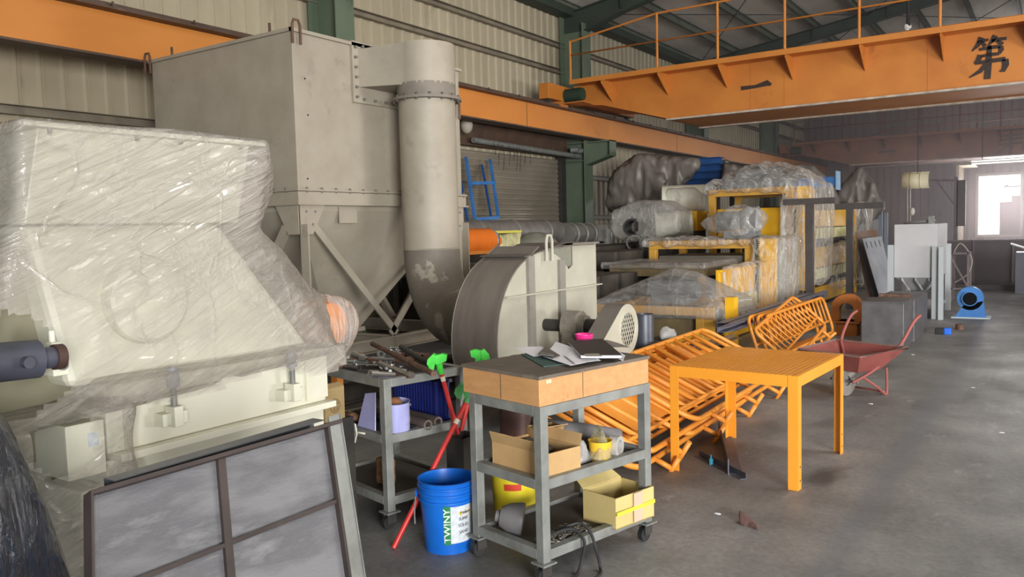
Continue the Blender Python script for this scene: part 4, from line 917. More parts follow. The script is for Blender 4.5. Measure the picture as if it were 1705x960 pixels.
# chain heap
ch = MB(); R_ = random.Random(5)
for k in range(110):
    u, v = R_.random(), R_.random(); p = L2(.06+.36*u, .05+.10*v, S0+.012+.035*R_.random()*(1-abs(u-.5))); a = R_.random()*6.28; ax = Vector((cos(a), sin(a), .6*(R_.random()-.5))).normalized(); b_ = ax.cross(Vector((0, 0, 1))).normalized()
    ch.tube([p+ax*(.014*cos(t))+b_*(.008*sin(t)) for t in [2*pi*i/8 for i in range(8)]], .003, 5, closed=True)
o = solo(ch, 'chain_heap', mat('oily_chain', srgb(96, 90, 84), srgb(150, 144, 136), 30, .4, .6), 'tangled oily steel chain heap on the bottom shelf', 'chain'); o['kind'] = 'stuff'
pts = [L2(.18, .10, S0+.05), L2(.28, .04, S0+.08), L2(.30, -.02, S0+.05), L2(.30, -.06, .12), L2(.32, -.07, .02), L2(.26, -.12, .012), L2(.16, -.13, .012), L2(.12, -.07, .012), L2(.2, -.03, .012), L2(.24, -.02, .06), L2(.25, -.03, S0+.02), L2(.22, .03, S0+.07), L2(.1, .08, S0+.05)]
def smoothpath(P, n=8):
    out = []
    for i in range(len(P)-1):
        a = P[max(i-1, 0)]; b, c = P[i], P[i+1]; d = P[min(i+2, len(P)-1)]
        for k in range(n):
            t = k/n; out.append(.5*((2*b)+(c-a)*t+(2*a-5*b+4*c-d)*t*t+(-a+3*b-3*c+d)*t**3))
    out.append(P[-1]); return out
solo(MB().tube(smoothpath(pts), .008, 8), 'power_cable', black(), 'dark cable hanging from bottom shelf down to the floor', 'cable')

# ---- farther cart with tools
C1 = Vector((-3.155, 3.37, 0)); A1 = rad(76)
def L1(x, y, z): return C1+Vector((x*cos(A1)-y*sin(A1), x*sin(A1)+y*cos(A1), z))
cart('tool_cart', 'grey steel cart heaped with hand tools behind the blue bucket', C1, A1, .60, .80, (.19, .55, .876), top=True, grp='steel workshop carts')
R_ = random.Random(11); TT = .876-.0275+.006
kinds = ('spanner', 'socket_bar', 'hammer', 'short_pipe', 'pliers')
labs = {'spanner': 'steel spanner', 'socket_bar': 'socket wrench bar', 'hammer': 'ball hammer', 'short_pipe': 'short rusty pipe', 'pliers': 'pair of pliers'}
def tool(kind, m):
    mb = MB()
    if kind == 'spanner':
        mb.beam((-.11, 0, 0), (.11, 0, 0), .016, .007)
        for s in (-1, 1): mb.lathe((s*.12, 0, -.004), (0, 0, 1), [(.011, 0), (.021, 0), (.021, .009), (.011, .009), (.011, 0)], 14, a0=.5 if s > 0 else 3.6, a1=5.7 if s > 0 else 8.8)
    elif kind == 'socket_bar':
        mb.cyl((-.12, 0, 0), (.08, 0, 0), .010, 12).cyl((.08, 0, 0), (.13, 0, 0), .018, 14)
    elif kind == 'hammer':
        mb.cyl((-.15, 0, 0), (.09, 0, 0), .012, 10).cyl((.10, -.05, 0), (.10, .045, 0), .02, 14).ball((.10, .055, 0), .018, 10)
    elif kind == 'short_pipe':
        mb.tube([(-.09, 0, 0), (.09, 0, 0)], .02, 16, caps=False).tube([(-.09, 0, 0), (.09, 0, 0)], .015, 16, caps=False).lathe((.09, 0, 0), (1, 0, 0), [(.015, 0), (.02, 0)], 16).lathe((-.09, 0, 0), (1, 0, 0), [(.015, 0), (.02, 0)], 16)
    else:
        for s in (-1, 1): mb.tube([(-.10, s*.025, 0), (-.03, s*.014, 0), (.02, -s*.004, 0), (.07, -s*.008, 0)], [.007, .007, .009, .005], 8)
        mb.cyl((.015, 0, -.008), (.015, 0, .01), .012, 12)
    return mb
proto = {}
NTL = {}
where = ['along the cart front edge', 'near the cart left corner', 'in the middle of the heap', 'near the long pipe', 'toward the back rail']
TS = []
for k in range(24):
    kd = kinds[k % 5]; m = chrome() if (k*7) % 3 == 0 else (rust() if k % 2 else steel())
    x = .08+.44*R_.random(); y = .08+.62*R_.random(); z = TT+.021+.022*(k//6) ; a = A1+rad(95)+.9*(R_.random()-.5)
    key = (kd, m.name)
    if key not in proto:
        o = tool(kd, m).build(kd, m, None); proto[key] = o
    else: o = proto[key].copy(); COL.objects.link(o)
    o.location = L1(x, y, z); o.rotation_euler = (0, .06*(R_.random()-.5), a)
    mn = {'bright_chrome': 'bright chrome', 'rusty_steel': 'rusty brown', 'worn_grey_steel': 'dull grey'}[m.name]
    key = (mn, kd); NTL[key] = NTL.get(key, 0)+1; loc_ = where[(0 if x < .16 else 4 if x > .40 else 2)] if abs(y-.4) < .2 else (where[1] if y > .4 else 'near the right-hand rail')
    tag(o, '%s %s %s on the far cart' % (mn, kd.replace('_', ' '), loc_)+('' if NTL[key] == 1 else ', partly covered'), 'tool', 'hand tools heaped on the far cart')
    TS.append(o)
for nm, a, b, r, m, lab in (('steel_pipe', (620, 572), (722, 622), .016, rust(), 'long rusty pipe laid slantwise over the tool heap'), ('steel_pipe', (668, 577), (716, 607), .017, darkst(), 'second shorter dark pipe behind the long rusty pipe'),
                            ('chisel', (632, 603), (681, 622), .009, chrome(), 'long chrome bar lying in the centre of tool heap'), ('socket_wrench', (616, 622), (656, 624), .016, chrome(), 'fat chrome socket at the front rail of far cart')):
    z = .945 if r > .012 and nm == 'steel_pipe' else .93
    p, q = gZ(*a, z+.03), gZ(*b, z-.03 if nm == 'steel_pipe' else z)
    mb = MB().cyl(p, q, r, 16)
    if nm == 'chisel': mb.cyl(q, q+(q-p).normalized()*.04, .016, 12)
    if nm == 'socket_wrench': mb.cyl(p, p.lerp(q, .3), .021, 16)
    solo(mb, nm, m, lab, 'pipe' if nm == 'steel_pipe' else 'tool')
for (x, y), m, lab in (((596, 594), rust(), 'rusty round coupling at the back of tool heap'), ((566, 604), rust(), 'rusty socket at left corner of tool heap'), ((636, 588), steel(), 'grey pipe fitting behind the tool heap')):
    p = gZ(x, y, .905); d_ = Vector((.5, -.85, 0)).normalized()
    solo(MB().lathe(p, d_, [(.012, -.02), (.03, -.02), (.03, .02), (.012, .02), (.012, -.02)], 18), 'pipe_coupling', m, lab, 'coupling')
# middle shelf of the farther cart
s1 = .5286
cn = thing('paint_can', 'open lavender-grey paint can on far cart middle shelf', 'can', L1(.13, .10, s1))
p = L1(.13, .10, s1); MB().lathe(p, (.06, -.04, 1), [(0, .003), (.088, .003), (.088, .19), (.092, .195), (.085, .195), (.083, .01), (0, .01)], 32).build('can_body', lav(), cn)
MB().tube([p+Vector((.09*cos(a), .09*sin(a), .16-.1*abs(cos(a*1)))) for a in [rad(-40+12*k) for k in range(12)]], .0025, 6).build('wire_handle', steel(), cn)
MB().ball(p+Vector((.07, .06, .165)), .01, 8).build('handle_lug', chrome(), cn)
lm = wrap('rag', mat('orange_brown_rag', srgb(150, 100, 66), srgb(110, 80, 60), 14, .9), [heap(p+Vector((0.0, .01, .15)), .06, .06, .07, 16, 5)], vox=.01, amp=.008, fr=14); tag(lm, 'brown rag stuffed in the lavender paint can', 'rag')
solo(MB().plate([L1(.03, .16, s1+.002), L1(.03, .36, s1+.002), L1(.06, .30, s1+.22), L1(.06, .19, s1+.24)], (.003, .004, 0)), 'plastic_sign_plate', lav(), 'lavender plate leaning behind front leg of far cart', 'plate')
def hollow(p, q, r, ri, m, lab, nm='steel_pipe', cat='pipe', grp=None):
    p, q = Vector(p), Vector(q); ax = q-p; mb = MB().lathe(p, ax, [(ri, 0), (r, 0), (r, ax.length), (ri, ax.length), (ri, 0)], 24); return solo(mb, nm, m, lab, cat, grp)
tubem = mat('dark_pipe_steel', srgb(122, 110, 104), srgb(96, 86, 80), 6, .5, .3)
for dx, dy, lab in ((.30, 0, 'thick-walled pipe on far cart shelf, nearest the paint can'), (.39, .02, 'second thick-walled pipe lying behind the first on far cart shelf')):
    hollow(L1(dx, .66, s1+.032), L1(dx, .0+dy, s1+.032), .032, .019, tubem, lab)
hollow(L1(.24, .7, s1+.016), L1(.245, .04, s1+.016), .014, .008, darkst(), 'thin pipe lying before the thick-walled pipes on far cart')
# blue crate
ck = thing('plastic_crate', 'dark blue ribbed plastic crate on far cart middle shelf', 'crate', L1(.45, .32, s1))
mb = MB(); x0, x1, y0, y1, z0, z1 = .44, .56, .12, .58, s1+.001, s1+.26
def B1(mb, a, b, c, d, e, f): return boxl(mb, a, b, c, d, e, f, L1)
for a in ((x0, x1, y0, y0+.006, z0, z1), (x0, x1, y1-.006, y1, z0, z1), (x0, x0+.006, y0, y1, z0, z1), (x1-.006, x1, y0, y1, z0, z1), (x0, x1, y0, y1, z0, z0+.006)): B1(mb, *a)
B1(mb, x0-.012, x1+.012, y0-.012, y0+.004, z1-.02, z1); B1(mb, x0-.012, x0+.003, y0-.012, y1+.012, z1-.02, z1)
for k in range(14): B1(mb, x0-.006, x0, y0+.03+k*.03, y0+.038+k*.03, z0+.02, z1-.03)
for k in range(4): B1(mb, x0+.01+k*.03, x0+.018+k*.03, y0-.006, y0, z0+.02, z1-.03)
mb.build('crate_shell', mat('crate_blue', srgb(24, 38, 116), srgb(18, 30, 96), 4, .4), ck)
# shovel-shaped white tag, clutter near left end
solo(MB().plate([L1(-.02, .30, s1+.05), L1(-.02, .36, s1+.055), L1(-.01, .385, s1-.02), L1(-.015, .37, s1-.06), L1(-.015, .32, s1-.07), L1(-.02, .285, s1-.01)], (.004, .006, 0)).cyl(L1(-.02, .33, s1), L1(.0, .22, s1+.0), .006, 8), 'metal_stamp', mat('bone_white_metal', srgb(206, 204, 190)), 'white hexagonal plate with short handle hanging at far cart shelf', 'plate')
gl = wrap('glove_bundle', mat('brown_spotted_rag', srgb(150, 110, 80), srgb(90, 66, 52), 30, .9), [heap(L1(.06, .50, s1+.01), .1, .12, .07, 24, 8)], vox=.012, amp=.008, fr=12, seed=3); tag(gl, 'spotted brown bundle at left end of far cart shelf', 'bundle')
wd = wrap('wood_block', mat('flecked_wood', srgb(168, 130, 92), srgb(110, 76, 54), 26, .9), [[L1(x, y, z) for x in (.14, .22) for y in (.24, .34) for z in (.17, .335)]], vox=.012, amp=.005, fr=9, seed=4); tag(wd, 'flecked brown block standing on bottom shelf of far cart', 'block')
# the TS box, left of the far cart
tb = gX(557, 690, -3.45); bxz = .555
tsb = thing('parts_box', 'small tan box printed with a round emblem beside wrapped cream machine', 'box', (-3.62, tb.y, .52))
y0, y1 = gX(541, 680, -3.46).y, gX(574, 680, -3.46).y; z1 = gX(557, 645, -3.46).z
MB().box(-3.62, -3.46, y0, y1, z1-.19, z1).build('carton_body', mat('dull_kraft', srgb(160, 138, 96), srgb(146, 124, 84), 5, .8), tsb); MB().plate([(-3.46, y0, z1), (-3.46, y1, z1), (-3.50, y1, z1+.02), (-3.50, y0, z1+.02)], (-.004, 0, 0)).build('flap', mat('dull_kraft', (0, 0, 0, 1)), tsb)
ec = Vector((-3.459, (y0+y1)/2, z1-.105)); mb = MB()
for r in (.032, .041): mb.tube([ec+Vector((0, r*cos(a), r*sin(a))) for a in [2*pi*k/28 for k in range(28)]], .0012, 4, closed=True)
mb.box(-3.460, -3.458, ec.y-.026, ec.y+.028, ec.z+.012, ec.z+.015).box(-3.460, -3.458, ec.y-.008, ec.y-.005, ec.z-.025, ec.z+.013)
mb.tube([ec+Vector((0, .022, .004)), ec+Vector((0, .006, .002)), ec+Vector((0, .005, -.008)), ec+Vector((0, .02, -.01)), ec+Vector((0, .02, -.02)), ec+Vector((0, .004, -.022))], .0013, 4)
mb.build('printed_emblem', ink, tsb)
solo(MB().box(-3.72, -3.44, y0-.1, y1+.05, 0, z1-.19), 'steel_cabinet', darkst(), 'dark cabinet holding up the tan emblem box', 'cabinet')
solo(MB().box(-4.30, -4.24, 4.05, 4.11, 0, .80), 'orange_post', orange(), 'short orange post behind far cart, left leg', 'post')

# ---- buckets, cylinder, brooms
BC = Vector((-2.715, 3.365, 0))
bk = thing('blue_bucket', 'open bright blue bucket with white and green label on floor', 'bucket', BC)
rb = lambda z: .128+.026*z/.38
prof = [(0, .006), (.120, .006), (.128, 0), (.131, .05), (rb(.27), .27), (.158, .275), (.158, .285), (.151, .287), (.153, .31), (.160, .315), (.160, .322), (.153, .325), (.154, .345), (.161, .35), (.161, .358), (.155, .36), (.157, .378), (.160, .384), (.152, .384), (.148, .35), (.126, .02), (0, .02)]
MB().lathe(BC, (0, 0, 1), prof, 56).build('pail', bucketm(), bk)
lug_dir = rad(215)
MB().tube([BC+Vector((.165*cos(lug_dir+t*.0+.0), .165*sin(lug_dir), .30)), BC+Vector((.19*cos(lug_dir), .19*sin(lug_dir), .24)), BC+Vector((.175*cos(lug_dir-.4), .175*sin(lug_dir-.4), .16))] if False else [BC+Vector(((.168+.006*k)*cos(lug_dir+.12*k), (.168+.006*k)*sin(lug_dir+.12*k), .30-.035*k)) for k in range(5)], .004, 8).build('wire_handle', steel(), bk)
MB().lathe(BC+Vector((.160*cos(lug_dir), .160*sin(lug_dir), .30)), Vector((cos(lug_dir), sin(lug_dir), 0)), [(0, 0), (.022, 0), (.02, .012), (0, .012)], 14).build('handle_lug', bucketm(), bk)
vd = math.atan2(-BC.y, -BC.x)   # towards the viewer's side of the pail
def on_pail(u, v, d=.0008):
    """u metres round the pail to the right from the label centre, v height"""
    a = lab_a+u/.145; r = rb(v)+d; return BC+Vector((r*cos(a), r*sin(a), v))
lab_a = vd+rad(27)
def pail_patch(u0, u1, v0, v1, d, name, m, n=14):
    mb = MB()
    for i in range(n):
        a, b = u0+(u1-u0)*i/n, u0+(u1-u0)*(i+1)/n; mb.add([on_pail(a, v0, d), on_pail(b, v0, d), on_pail(b, v1, d), on_pail(a, v1, d)], [(0, 1, 2, 3)], True)
    return mb.build(name, m, bk)
lb = pail_patch(-.055, .10, .06, .262, .0012, 'label', mat('label_white', srgb(214, 220, 226), srgb(184, 192, 200), 40, .5))
pail_patch(-.094, -.055, .055, .267, .0014, 'label_band', mat('label_green', srgb(24, 120, 70)))
def tx(nm, txt, size, u, v, m, rot=0, sx=1.0, d=.0022, bold=1):
    mb = MB(); ca, sa = cos(rad(rot)), sin(rad(rot))
    for ox_ in ((0, 0), (.0008*bold, 0), (0, .0008*bold)):
        text_on(mb, txt, size, lambda x, y, z: on_pail(u+(x*ca-y*sa)+ox_[0], v+(x*sa+y*ca)+ox_[1], d+z), sx)
    return mb.build(nm, m, bk)
tx('label_lettering', 'TWINY', .050, -.074, .16, mat('letter_white', srgb(232, 236, 232)), 90, 1.15)
mb = MB(); N_ = 30; mb.add([on_pail(.03+.042*cos(2*pi*k/N_), .222+.014*sin(2*pi*k/N_), .0020) for k in range(N_)], [tuple(range(N_))]); mb.build('label_oval', mat('label_yellow', srgb(238, 196, 40)), bk)
tx('label_brand', 'TWINY', .019, .03, .222, ink, 0, 1.1, .003)
grey_t = mat('letter_grey', srgb(96, 100, 108))
tx('label_lettering', 'SUPER', .022, .02, .19, grey_t); tx('label_lettering', 'SOLID', .024, .02, .155, grey_t); tx('label_lettering', 'SAND', .024, .024, .118, grey_t)

YC = Vector((-2.72, 4.02, 0))
yb = thing('yellow_bucket', 'yellow bucket with red label behind the nearer cart leg', 'bucket', YC)
MB().lathe(YC, (0, 0, 1), [(0, .004), (.125, 0), (.145, .29), (.155, .292), (.155, .305), (.148, .307), (.150, .33), (.146, .33), (.12, .01), (0, .01)], 40).build('pail', mat('bucket_yellow', srgb(232, 214, 50), srgb(216, 196, 40), 6, .45), yb)
MB().lathe(YC, (0, 0, 1), [(.1475, .293), (.158, .296), (.158, .304), (.149, .306)], 40).build('lid_ring', darkst(), yb)
a0 = math.atan2(-YC.y, -YC.x)
MB().lathe(YC, (0, 0, 1), [(.1385, .16), (.1415, .20)], 16, a0=3.30, a1=4.05).build('red_label', mat('label_red', srgb(206, 66, 40)), yb)
GC = Vector((gY(866, 720, 4.47).x, 4.47, 0))
gc = thing('gas_cylinder', 'rusty reddish steel cylinder standing behind the nearer cart', 'cylinder', GC)
MB().lathe(GC, (0, 0, 1), [(0, 0), (.13, 0), (.135, .02), (.135, .78), (.12, .84), (.05, .87), (0, .87)], 40).build('cylinder_body', mat('rusty_red_cylinder', srgb(120, 84, 78), srgb(88, 78, 78), 4, .4, .3, c3=srgb(170, 110, 80), s3=3, lo3=.6, hi3=.7), gc)

def broom(lab, foot, head, curl, hm=None):
    foot, head = Vector(foot), Vector(head); g = thing('broom', lab, 'broom', foot, group='red-handled brooms with green heads')
    MB().cyl(foot, head, .014, 14).build('handle', redp(), g)
    d = (head-foot).normalized(); m = foot.lerp(head, .82); MB().cyl(m, m+d*.03, .0147, 14).build('handle_sticker', mat('sticker_cream', srgb(220, 214, 190)), g)
    s = d.cross(Vector((CF.x, CF.y, 0))).normalized()
    mb = MB().cyl(head-d*.03, head+d*.035, .017, 14, .02); f = Vector((CF.x, CF.y, 0)).normalized(); up = Vector((0, 0, 1)); s = f.cross(up)*(-1 if curl < 0 else 1)
    def O(x, y): return head+s*((x-775)*.0010)+up*((285-y)*.00105)
    for poly, t0, t1 in (([(760, 290), (790, 290), (787, 248), (812, 240), (818, 206), (790, 198), (752, 206), (748, 248)], -.012, .030), ([(752, 206), (735, 198), (704, 226), (698, 252), (714, 278), (738, 288), (748, 248)], -.020, .004), ([(752, 206), (735, 198), (716, 222), (712, 256), (742, 262)], .004, .045)):
        mb.plate([O(*p)+f*t0 for p in poly], f*(t1-t0))
    mb.build('broom_head', hm or greenp(), g)
broom('broom with a bright green head, leftmost, crossing in front of far cart', gY(762, 722, 3.80), gY(733, 614, 3.70), 1)
broom('longest red broom slanting from the floor left of the blue bucket', gZ(655, 912, .005), gY(779, 663, 3.72), .3, mat('dim_green_plastic', srgb(70, 150, 80)))
broom('broom with a bright green head, beside the left end of plywood box', gY(768, 716, 3.86), gY(795, 606, 3.96), -1)
sc_ = gZ(765, 760, .15)
bq = gY(772, 740, 3.82)
mb = MB(); BX_ = (bq.x-.07, bq.x+.06, 3.74, 3.92, .48)
for a_ in ((0, 0, BX_[2], BX_[3]),): pass
mb.box(BX_[0], BX_[0]+.004, BX_[2], BX_[3], 0, BX_[4]).box(BX_[1]-.004, BX_[1], BX_[2], BX_[3], 0, BX_[4]).box(BX_[0]+.004, BX_[1]-.004, BX_[2], BX_[2]+.004, 0, BX_[4]).box(BX_[0]+.004, BX_[1]-.004, BX_[3]-.004, BX_[3], 0, BX_[4]).box(BX_[0]+.004, BX_[1]-.004, BX_[2]+.004, BX_[3]-.004, 0, .004); solo(mb, 'steel_bin', darkst(), 'dark bin holding the broom handles between the two carts', 'bin')

# ================================================================ ORANGE SLATTED TABLE
T0 = Vector((-1.335, 5.2, 0)); TA = rad(87)
def LT(x, y, z): return T0+Vector((x*cos(TA)-y*sin(TA), x*sin(TA)+y*cos(TA), z))
tt = thing('slatted_table', 'bright orange steel table with slotted top standing on open floor', 'table', T0)
TL, TW, TH = 1.05, .88, .738
for k in range(24):
    y = .012+k*(TW-.024-.028)/23; boxl(MB(), .012, TL-.012, y, y+.026, TH-.014, TH, LT).build('slat', tablem(), tt, bev=.0015, seg=1)
mb = MB()
for x in (.012, .25, .5, .75, TL-.04): boxl(mb, x, x+.028, .006, TW-.006, TH-.03, TH-.0145, LT)
mb.build('slat_bearer', tablem(), tt)
for a in ((0, TL, 0, .006), (0, TL, TW-.006, TW), (0, .006, .006, TW-.006), (TL-.006, TL, .006, TW-.006)): boxl(MB(), *a, TH-.075, TH-.001, LT).build('apron', tablem(), tt, bev=.001, seg=1)
for x, y, sx, sy in ((0, 0, 1, 1), (TL, 0, -1, 1), (0, TW, 1, -1), (TL, TW, -1, -1)):
    mb = MB(); xs = sorted((x, x+sx*.062)); ys = sorted((y, y+sy*.062))
    boxl(mb, xs[0], xs[1], *sorted((y-sy*.003, y+sy*.003)), 0, TH-.003, LT); boxl(mb, *sorted((x-sx*.003, x+sx*.003)), ys[0], ys[1], 0, TH-.003, LT)
    lg = mb.build('leg', tablem(), tt)
    for z in (.05, .14): boxl(MB(), x+sx*.03, x+sx*.042, *sorted((y-sy*.0045, y-sy*.003)), z, z+.012, LT).build('bolt_hole', darkst(), lg)

# ================================================================ CROWD BARRIERS
def barrier(lab, o, u, w, L=2.3, H=1.0, nbar=13, rb=.0125, sheet_panel=None, grp='orange crowd barriers stacked by the machines'):
    """o: lower near corner; u: unit along the length; w: unit up the tilted frame"""
    o, u, w = Vector(o), Vector(u).normalized(), Vector(w).normalized(); g = thing('crowd_barrier', lab, 'barrier', o, group=grp)
    r = .021; c = .12; P = []
    for cx, cy, a0_ in ((c, c, 180), (L-c, c, 270), (L-c, H-c, 0), (c, H-c, 90)):
        P += [o+u*(cx+c*cos(rad(a0_+15*k)))+w*(cy+c*sin(rad(a0_+15*k))) for k in range(7)]
    MB().tube(P, r, 10, closed=True).build('frame_tube', barrm(), g)
    MB().cyl(o+u*.02+w*.16, o+u*(L-.02)+w*.16, .016, 10).build('lower_rail', barrm(), g)
    for k in range(nbar):
        x = c+.05+(L-2*c-.1)*k/(nbar-1); MB().cyl(o+u*x+w*.16, o+u*x+w*(H-.01), rb, 8).build('bar', barrm(), g)
    nv = u.cross(w).normalized()
    for x in (.32, L-.32): MB().tube([o+u*x+w*.0, o+u*x-w*.14], .02, 8).tube([o+u*x-w*.14-nv*.10, o+u*x-w*.14+nv*.10], .019, 8).build('foot', barrm(), g)
    if sheet_panel: MB().plate([o+u*.25+w*.2, o+u*(L-.25)+w*.2, o+u*(L-.25)+w*(H-.15), o+u*.25+w*(H-.15)], nv*.003).build('sheet_panel', barrm(), g)
    return g
U0 = Vector((0, 1, 0))
# first stack: five frames leaning on one another, tops towards the machines
labs1 = ['lowest orange crowd barrier of the near stack, its feet towards the table', 'second orange crowd barrier from bottom of near stack, solid plate behind its bars', 'second orange crowd barrier from the top of near stack, plated', 'topmost orange crowd barrier of the near stack, its bars lying open to view']
u = Vector((-.02, 1, .0)).normalized(); w = Vector((-.70, -.27, .42)).normalized(); nv = u.cross(w).normalized(); nv = nv if nv.z > 0 else -nv
for k in range(4):
    y_, off, dw = ((4.85, 0, 0), (5.72, .045, .0), (4.98, .09, .02), (5.84, .135, .03))[k]
    o = Vector((-2.30, y_, .085))+nv*off+w*dw
    barrier(labs1[k], o, u, w, L=2.48, H=.86, nbar=10, rb=.019, sheet_panel=(k < 3), grp='near stack of orange crowd barriers')
labs2 = ['rearmost orange crowd barrier of far stack, against the channels', 'third orange crowd barrier from the front of far stack', 'second orange crowd barrier of the far stack, its rounded end upright', 'front orange crowd barrier of the far stack, slumped sideways']
for k in range(3):
    barrier(labs2[k], Vector((-2.86+.08*k, 9.45+.08*k, .13)), Vector((.06, 1, .01*k)), Vector((-.30, .02, .93)), L=2.3, H=.50, nbar=13, grp='far stack of orange crowd barriers')
barrier(labs2[3], Vector((-2.42, 9.2, .12)), Vector((-.05, .97, .10)), Vector((-.50, -.26, .52)), L=2.1, H=.58, nbar=12, grp='far stack of orange crowd barriers')
# steel channels lying on top
chm = mat('lilac_grey_channel', srgb(136, 138, 158), srgb(112, 112, 130), 5, .5, .3, c3=srgb(100, 86, 78), s3=4, lo3=.6, hi3=.75)
for k, (a, b, lab) in enumerate((((1202, 549), (1368, 494), 'long lilac-grey steel channel on top of barriers, frontmost'), ((1216, 545), (1375, 490), 'long lilac-grey steel channel on top of barriers, middle one'), ((1200, 541), (1350, 492), 'long lilac-grey steel channel on top of barriers, rear one'))):
    xx = -3.10-.13*k; p, q = gX(*a, xx), gX(*b, xx); q.z = p.z+.03
    solo(MB().chan(p, q, .11, .055, .006, up=(0, 0, 1) if k != 1 else (1, 0, 0)), 'steel_channel', chm, lab, 'channel', 'steel channels above the barriers')
for k, (a, b) in enumerate((((1085, 606), (1222, 562)), ((1060, 615), (1205, 566)))):
    p, q = gX(*a, -3.0-.12*k), gX(*b, -3.0-.12*k)
    solo(MB().angle(p, q, .08, .05, .006), 'steel_angle_bar', mat('brown_angle_bar', srgb(112, 88, 66), srgb(84, 68, 56), 6, .6), ['brown angle bar on top edge of the near barrier stack, front', 'brown angle bar on top edge of the near barrier stack, rear'][k], 'bar')
# yellow channel, white sack, dark barrel near the belt guard
bp = gX(1073, 600, -3.15); bz = gX(1073, 522, -3.15).z
solo(MB().lathe((bp.x, bp.y, 0), (0, 0, 1), [(0, 0), (.088, 0), (.088, bz-.01), (.092, bz-.005), (.092, bz), (.082, bz), (.082, bz-.03), (0, bz-.03)], 32), 'steel_tube_section', mat('blue_grey_tube', srgb(92, 98, 108), srgb(74, 78, 86), 4, .4, .3, c3=srgb(160, 162, 160), s3=2, lo3=.62, hi3=.7), 'upright blue-grey steel tube beside the belt guard', 'tube')
p, q = gX(1090, 590, -3.35), gX(1160, 556, -3.35)
solo(MB().chan(p, q, .12, .06, .008), 'yellow_channel', yellow(), 'short bright yellow channel below the white sack', 'channel')
sc = gX(1108, 556, -3.6)
g = wrap('white_sack', plastic('white_sack_film', (.85, .85, .84, 1), milk=.7, cscale=9, rough=.3), [heap(sc+Vector((0, .05, -.05)), .12, .16, .13, 30, 12)], vox=.014, amp=.012, fr=8, seed=3); tag(g, 'crumpled white plastic sack in front of lowest yellow machine', 'sack')
solo(MB().box(sc.x-.2, sc.x+.2, sc.y-.3, sc.y+.4, 0, sc.z-.06), 'steel_crate', darkst(), 'dark low crate under the white plastic sack', 'crate')
# loose steel on the floor under the table
solo(MB().prof(gZ(1212, 790), gZ(1196, 722)+Vector((0, 0, .0)), [(0, 0), (.10, 0), (.10, .006), (.008, .006), (.008, .11), (0, .11)], up=(0, 0, 1)), 'steel_bracket', mat('blue_grey_offcut', srgb(96, 100, 112), srgb(74, 76, 84), 6, .5, .3), 'upright grey steel offcut on the floor under the slotted table', 'offcut')
solo(MB().angle(gZ(1165, 758), gZ(1243, 797), .05, .04, .005), 'steel_angle_bar', mat('blue_grey_offcut', (0, 0, 0, 1)), 'flat grey angle bar lying on the floor under the slotted table', 'bar')
b = gZ(1184, 773)
solo(MB().lathe(b, (0, 0, 1), [(0, 0), (.014, 0), (.016, .04), (.006, .05), (.005, .07), (0, .07)], 14), 'small_bottle', mat('teal_plastic', srgb(60, 150, 180)), 'tiny teal bottle on the floor under the table', 'bottle')
b = gZ(1248, 874)
g = wrap('crumpled_shoe', mat('brown_leather_scrap', srgb(110, 82, 76), srgb(80, 62, 60), 10, .7), [[b+Vector(v) for v in ((-.07, .04, 0), (.07, -.05, 0), (.05, .03, 0), (-.05, -.02, 0), (-.07, .03, .07), (.0, .0, .05), (.06, -.04, .02))]], vox=.009, amp=.004, fr=16); tag(g, 'small crumpled brown scrap alone on the open floor', 'scrap')
for k, (x, y) in enumerate(((1520, 590), (1195, 855), (1186, 762), (1450, 672), (1620, 645), (1668, 720))):
    b = gZ(x, y); solo(MB().plate([b+Vector((.02*cos(a), .012*sin(a), 0)) for a in (0, 1.2, 2.3, 3.5, 5)], (0, 0, .003)), 'paper_scrap', paper(), ['tiny pale scrap on the floor by grey steel boxes', 'tiny pale scrap on floor near the nearer cart castor', 'tiny pale scrap under the slotted table', 'tiny pale scrap beside the wheelbarrow foot', 'tiny pale scrap on floor in front of the blue blower', 'tiny pale scrap on the open floor at right'][k], 'scrap')

# ================================================================ WHEELBARROW
W0 = gZ(1413, 660); 
wbz = thing('wheelbarrow', 'red-brown wheelbarrow with grey wheel facing the slotted table', 'wheelbarrow', W0)
du_ = (gZ(1470, 655)-W0); F_ = Vector((.38, .92, 0)).normalized(); S_ = Vector((F_.y, -F_.x, 0))*-1   # F_: wheel towards handles, S_: sideways (away)
def LW(a, s, z): return W0+F_*a+S_*s+Vector((0, 0, z))
MB().lathe(LW(0, .05, .155), S_*-1, [(.05, -.035), (.105, -.04), (.148, -.035), (.155, -.015), (.155, .015), (.148, .035), (.105, .04), (.05, .035)], 30).build('tyre', mat('grey_dusty_tyre', srgb(128, 122, 118), srgb(100, 96, 92), 8, .8), wbz)
MB().lathe(LW(0, .05, .155), S_*-1, [(0, -.02), (.085, -.02), (.085, .02), (0, .02)], 24).cyl(LW(0, -.10, .155), LW(0, .20, .155), .012, 10).build('wheel_rim', mat('pale_rim', srgb(112, 108, 104)), wbz)
tm = [LW(-.28, -.30, .46), LW(.40, -.36, .48), LW(.40, .42, .48), LW(-.28, .36, .46)]
bm_ = [LW(-.05, -.13, .26), LW(.26, -.16, .26), LW(.26, .22, .26), LW(-.05, .2, .26)]
mb = MB(); ins = .012
mb.add(tm+bm_, [(0, 1, 5, 4), (1, 2, 6, 5), (2, 3, 7, 6), (3, 0, 4, 7), (4, 5, 6, 7)])
mb.build('tray', redoxid(), wbz, solid=.006, bev=.02)
MB().tube(tm, .014, 8, closed=True).build('tray_rim', mat('worn_rim_brown', srgb(140, 104, 96), srgb(112, 100, 92), 10, .6), wbz)
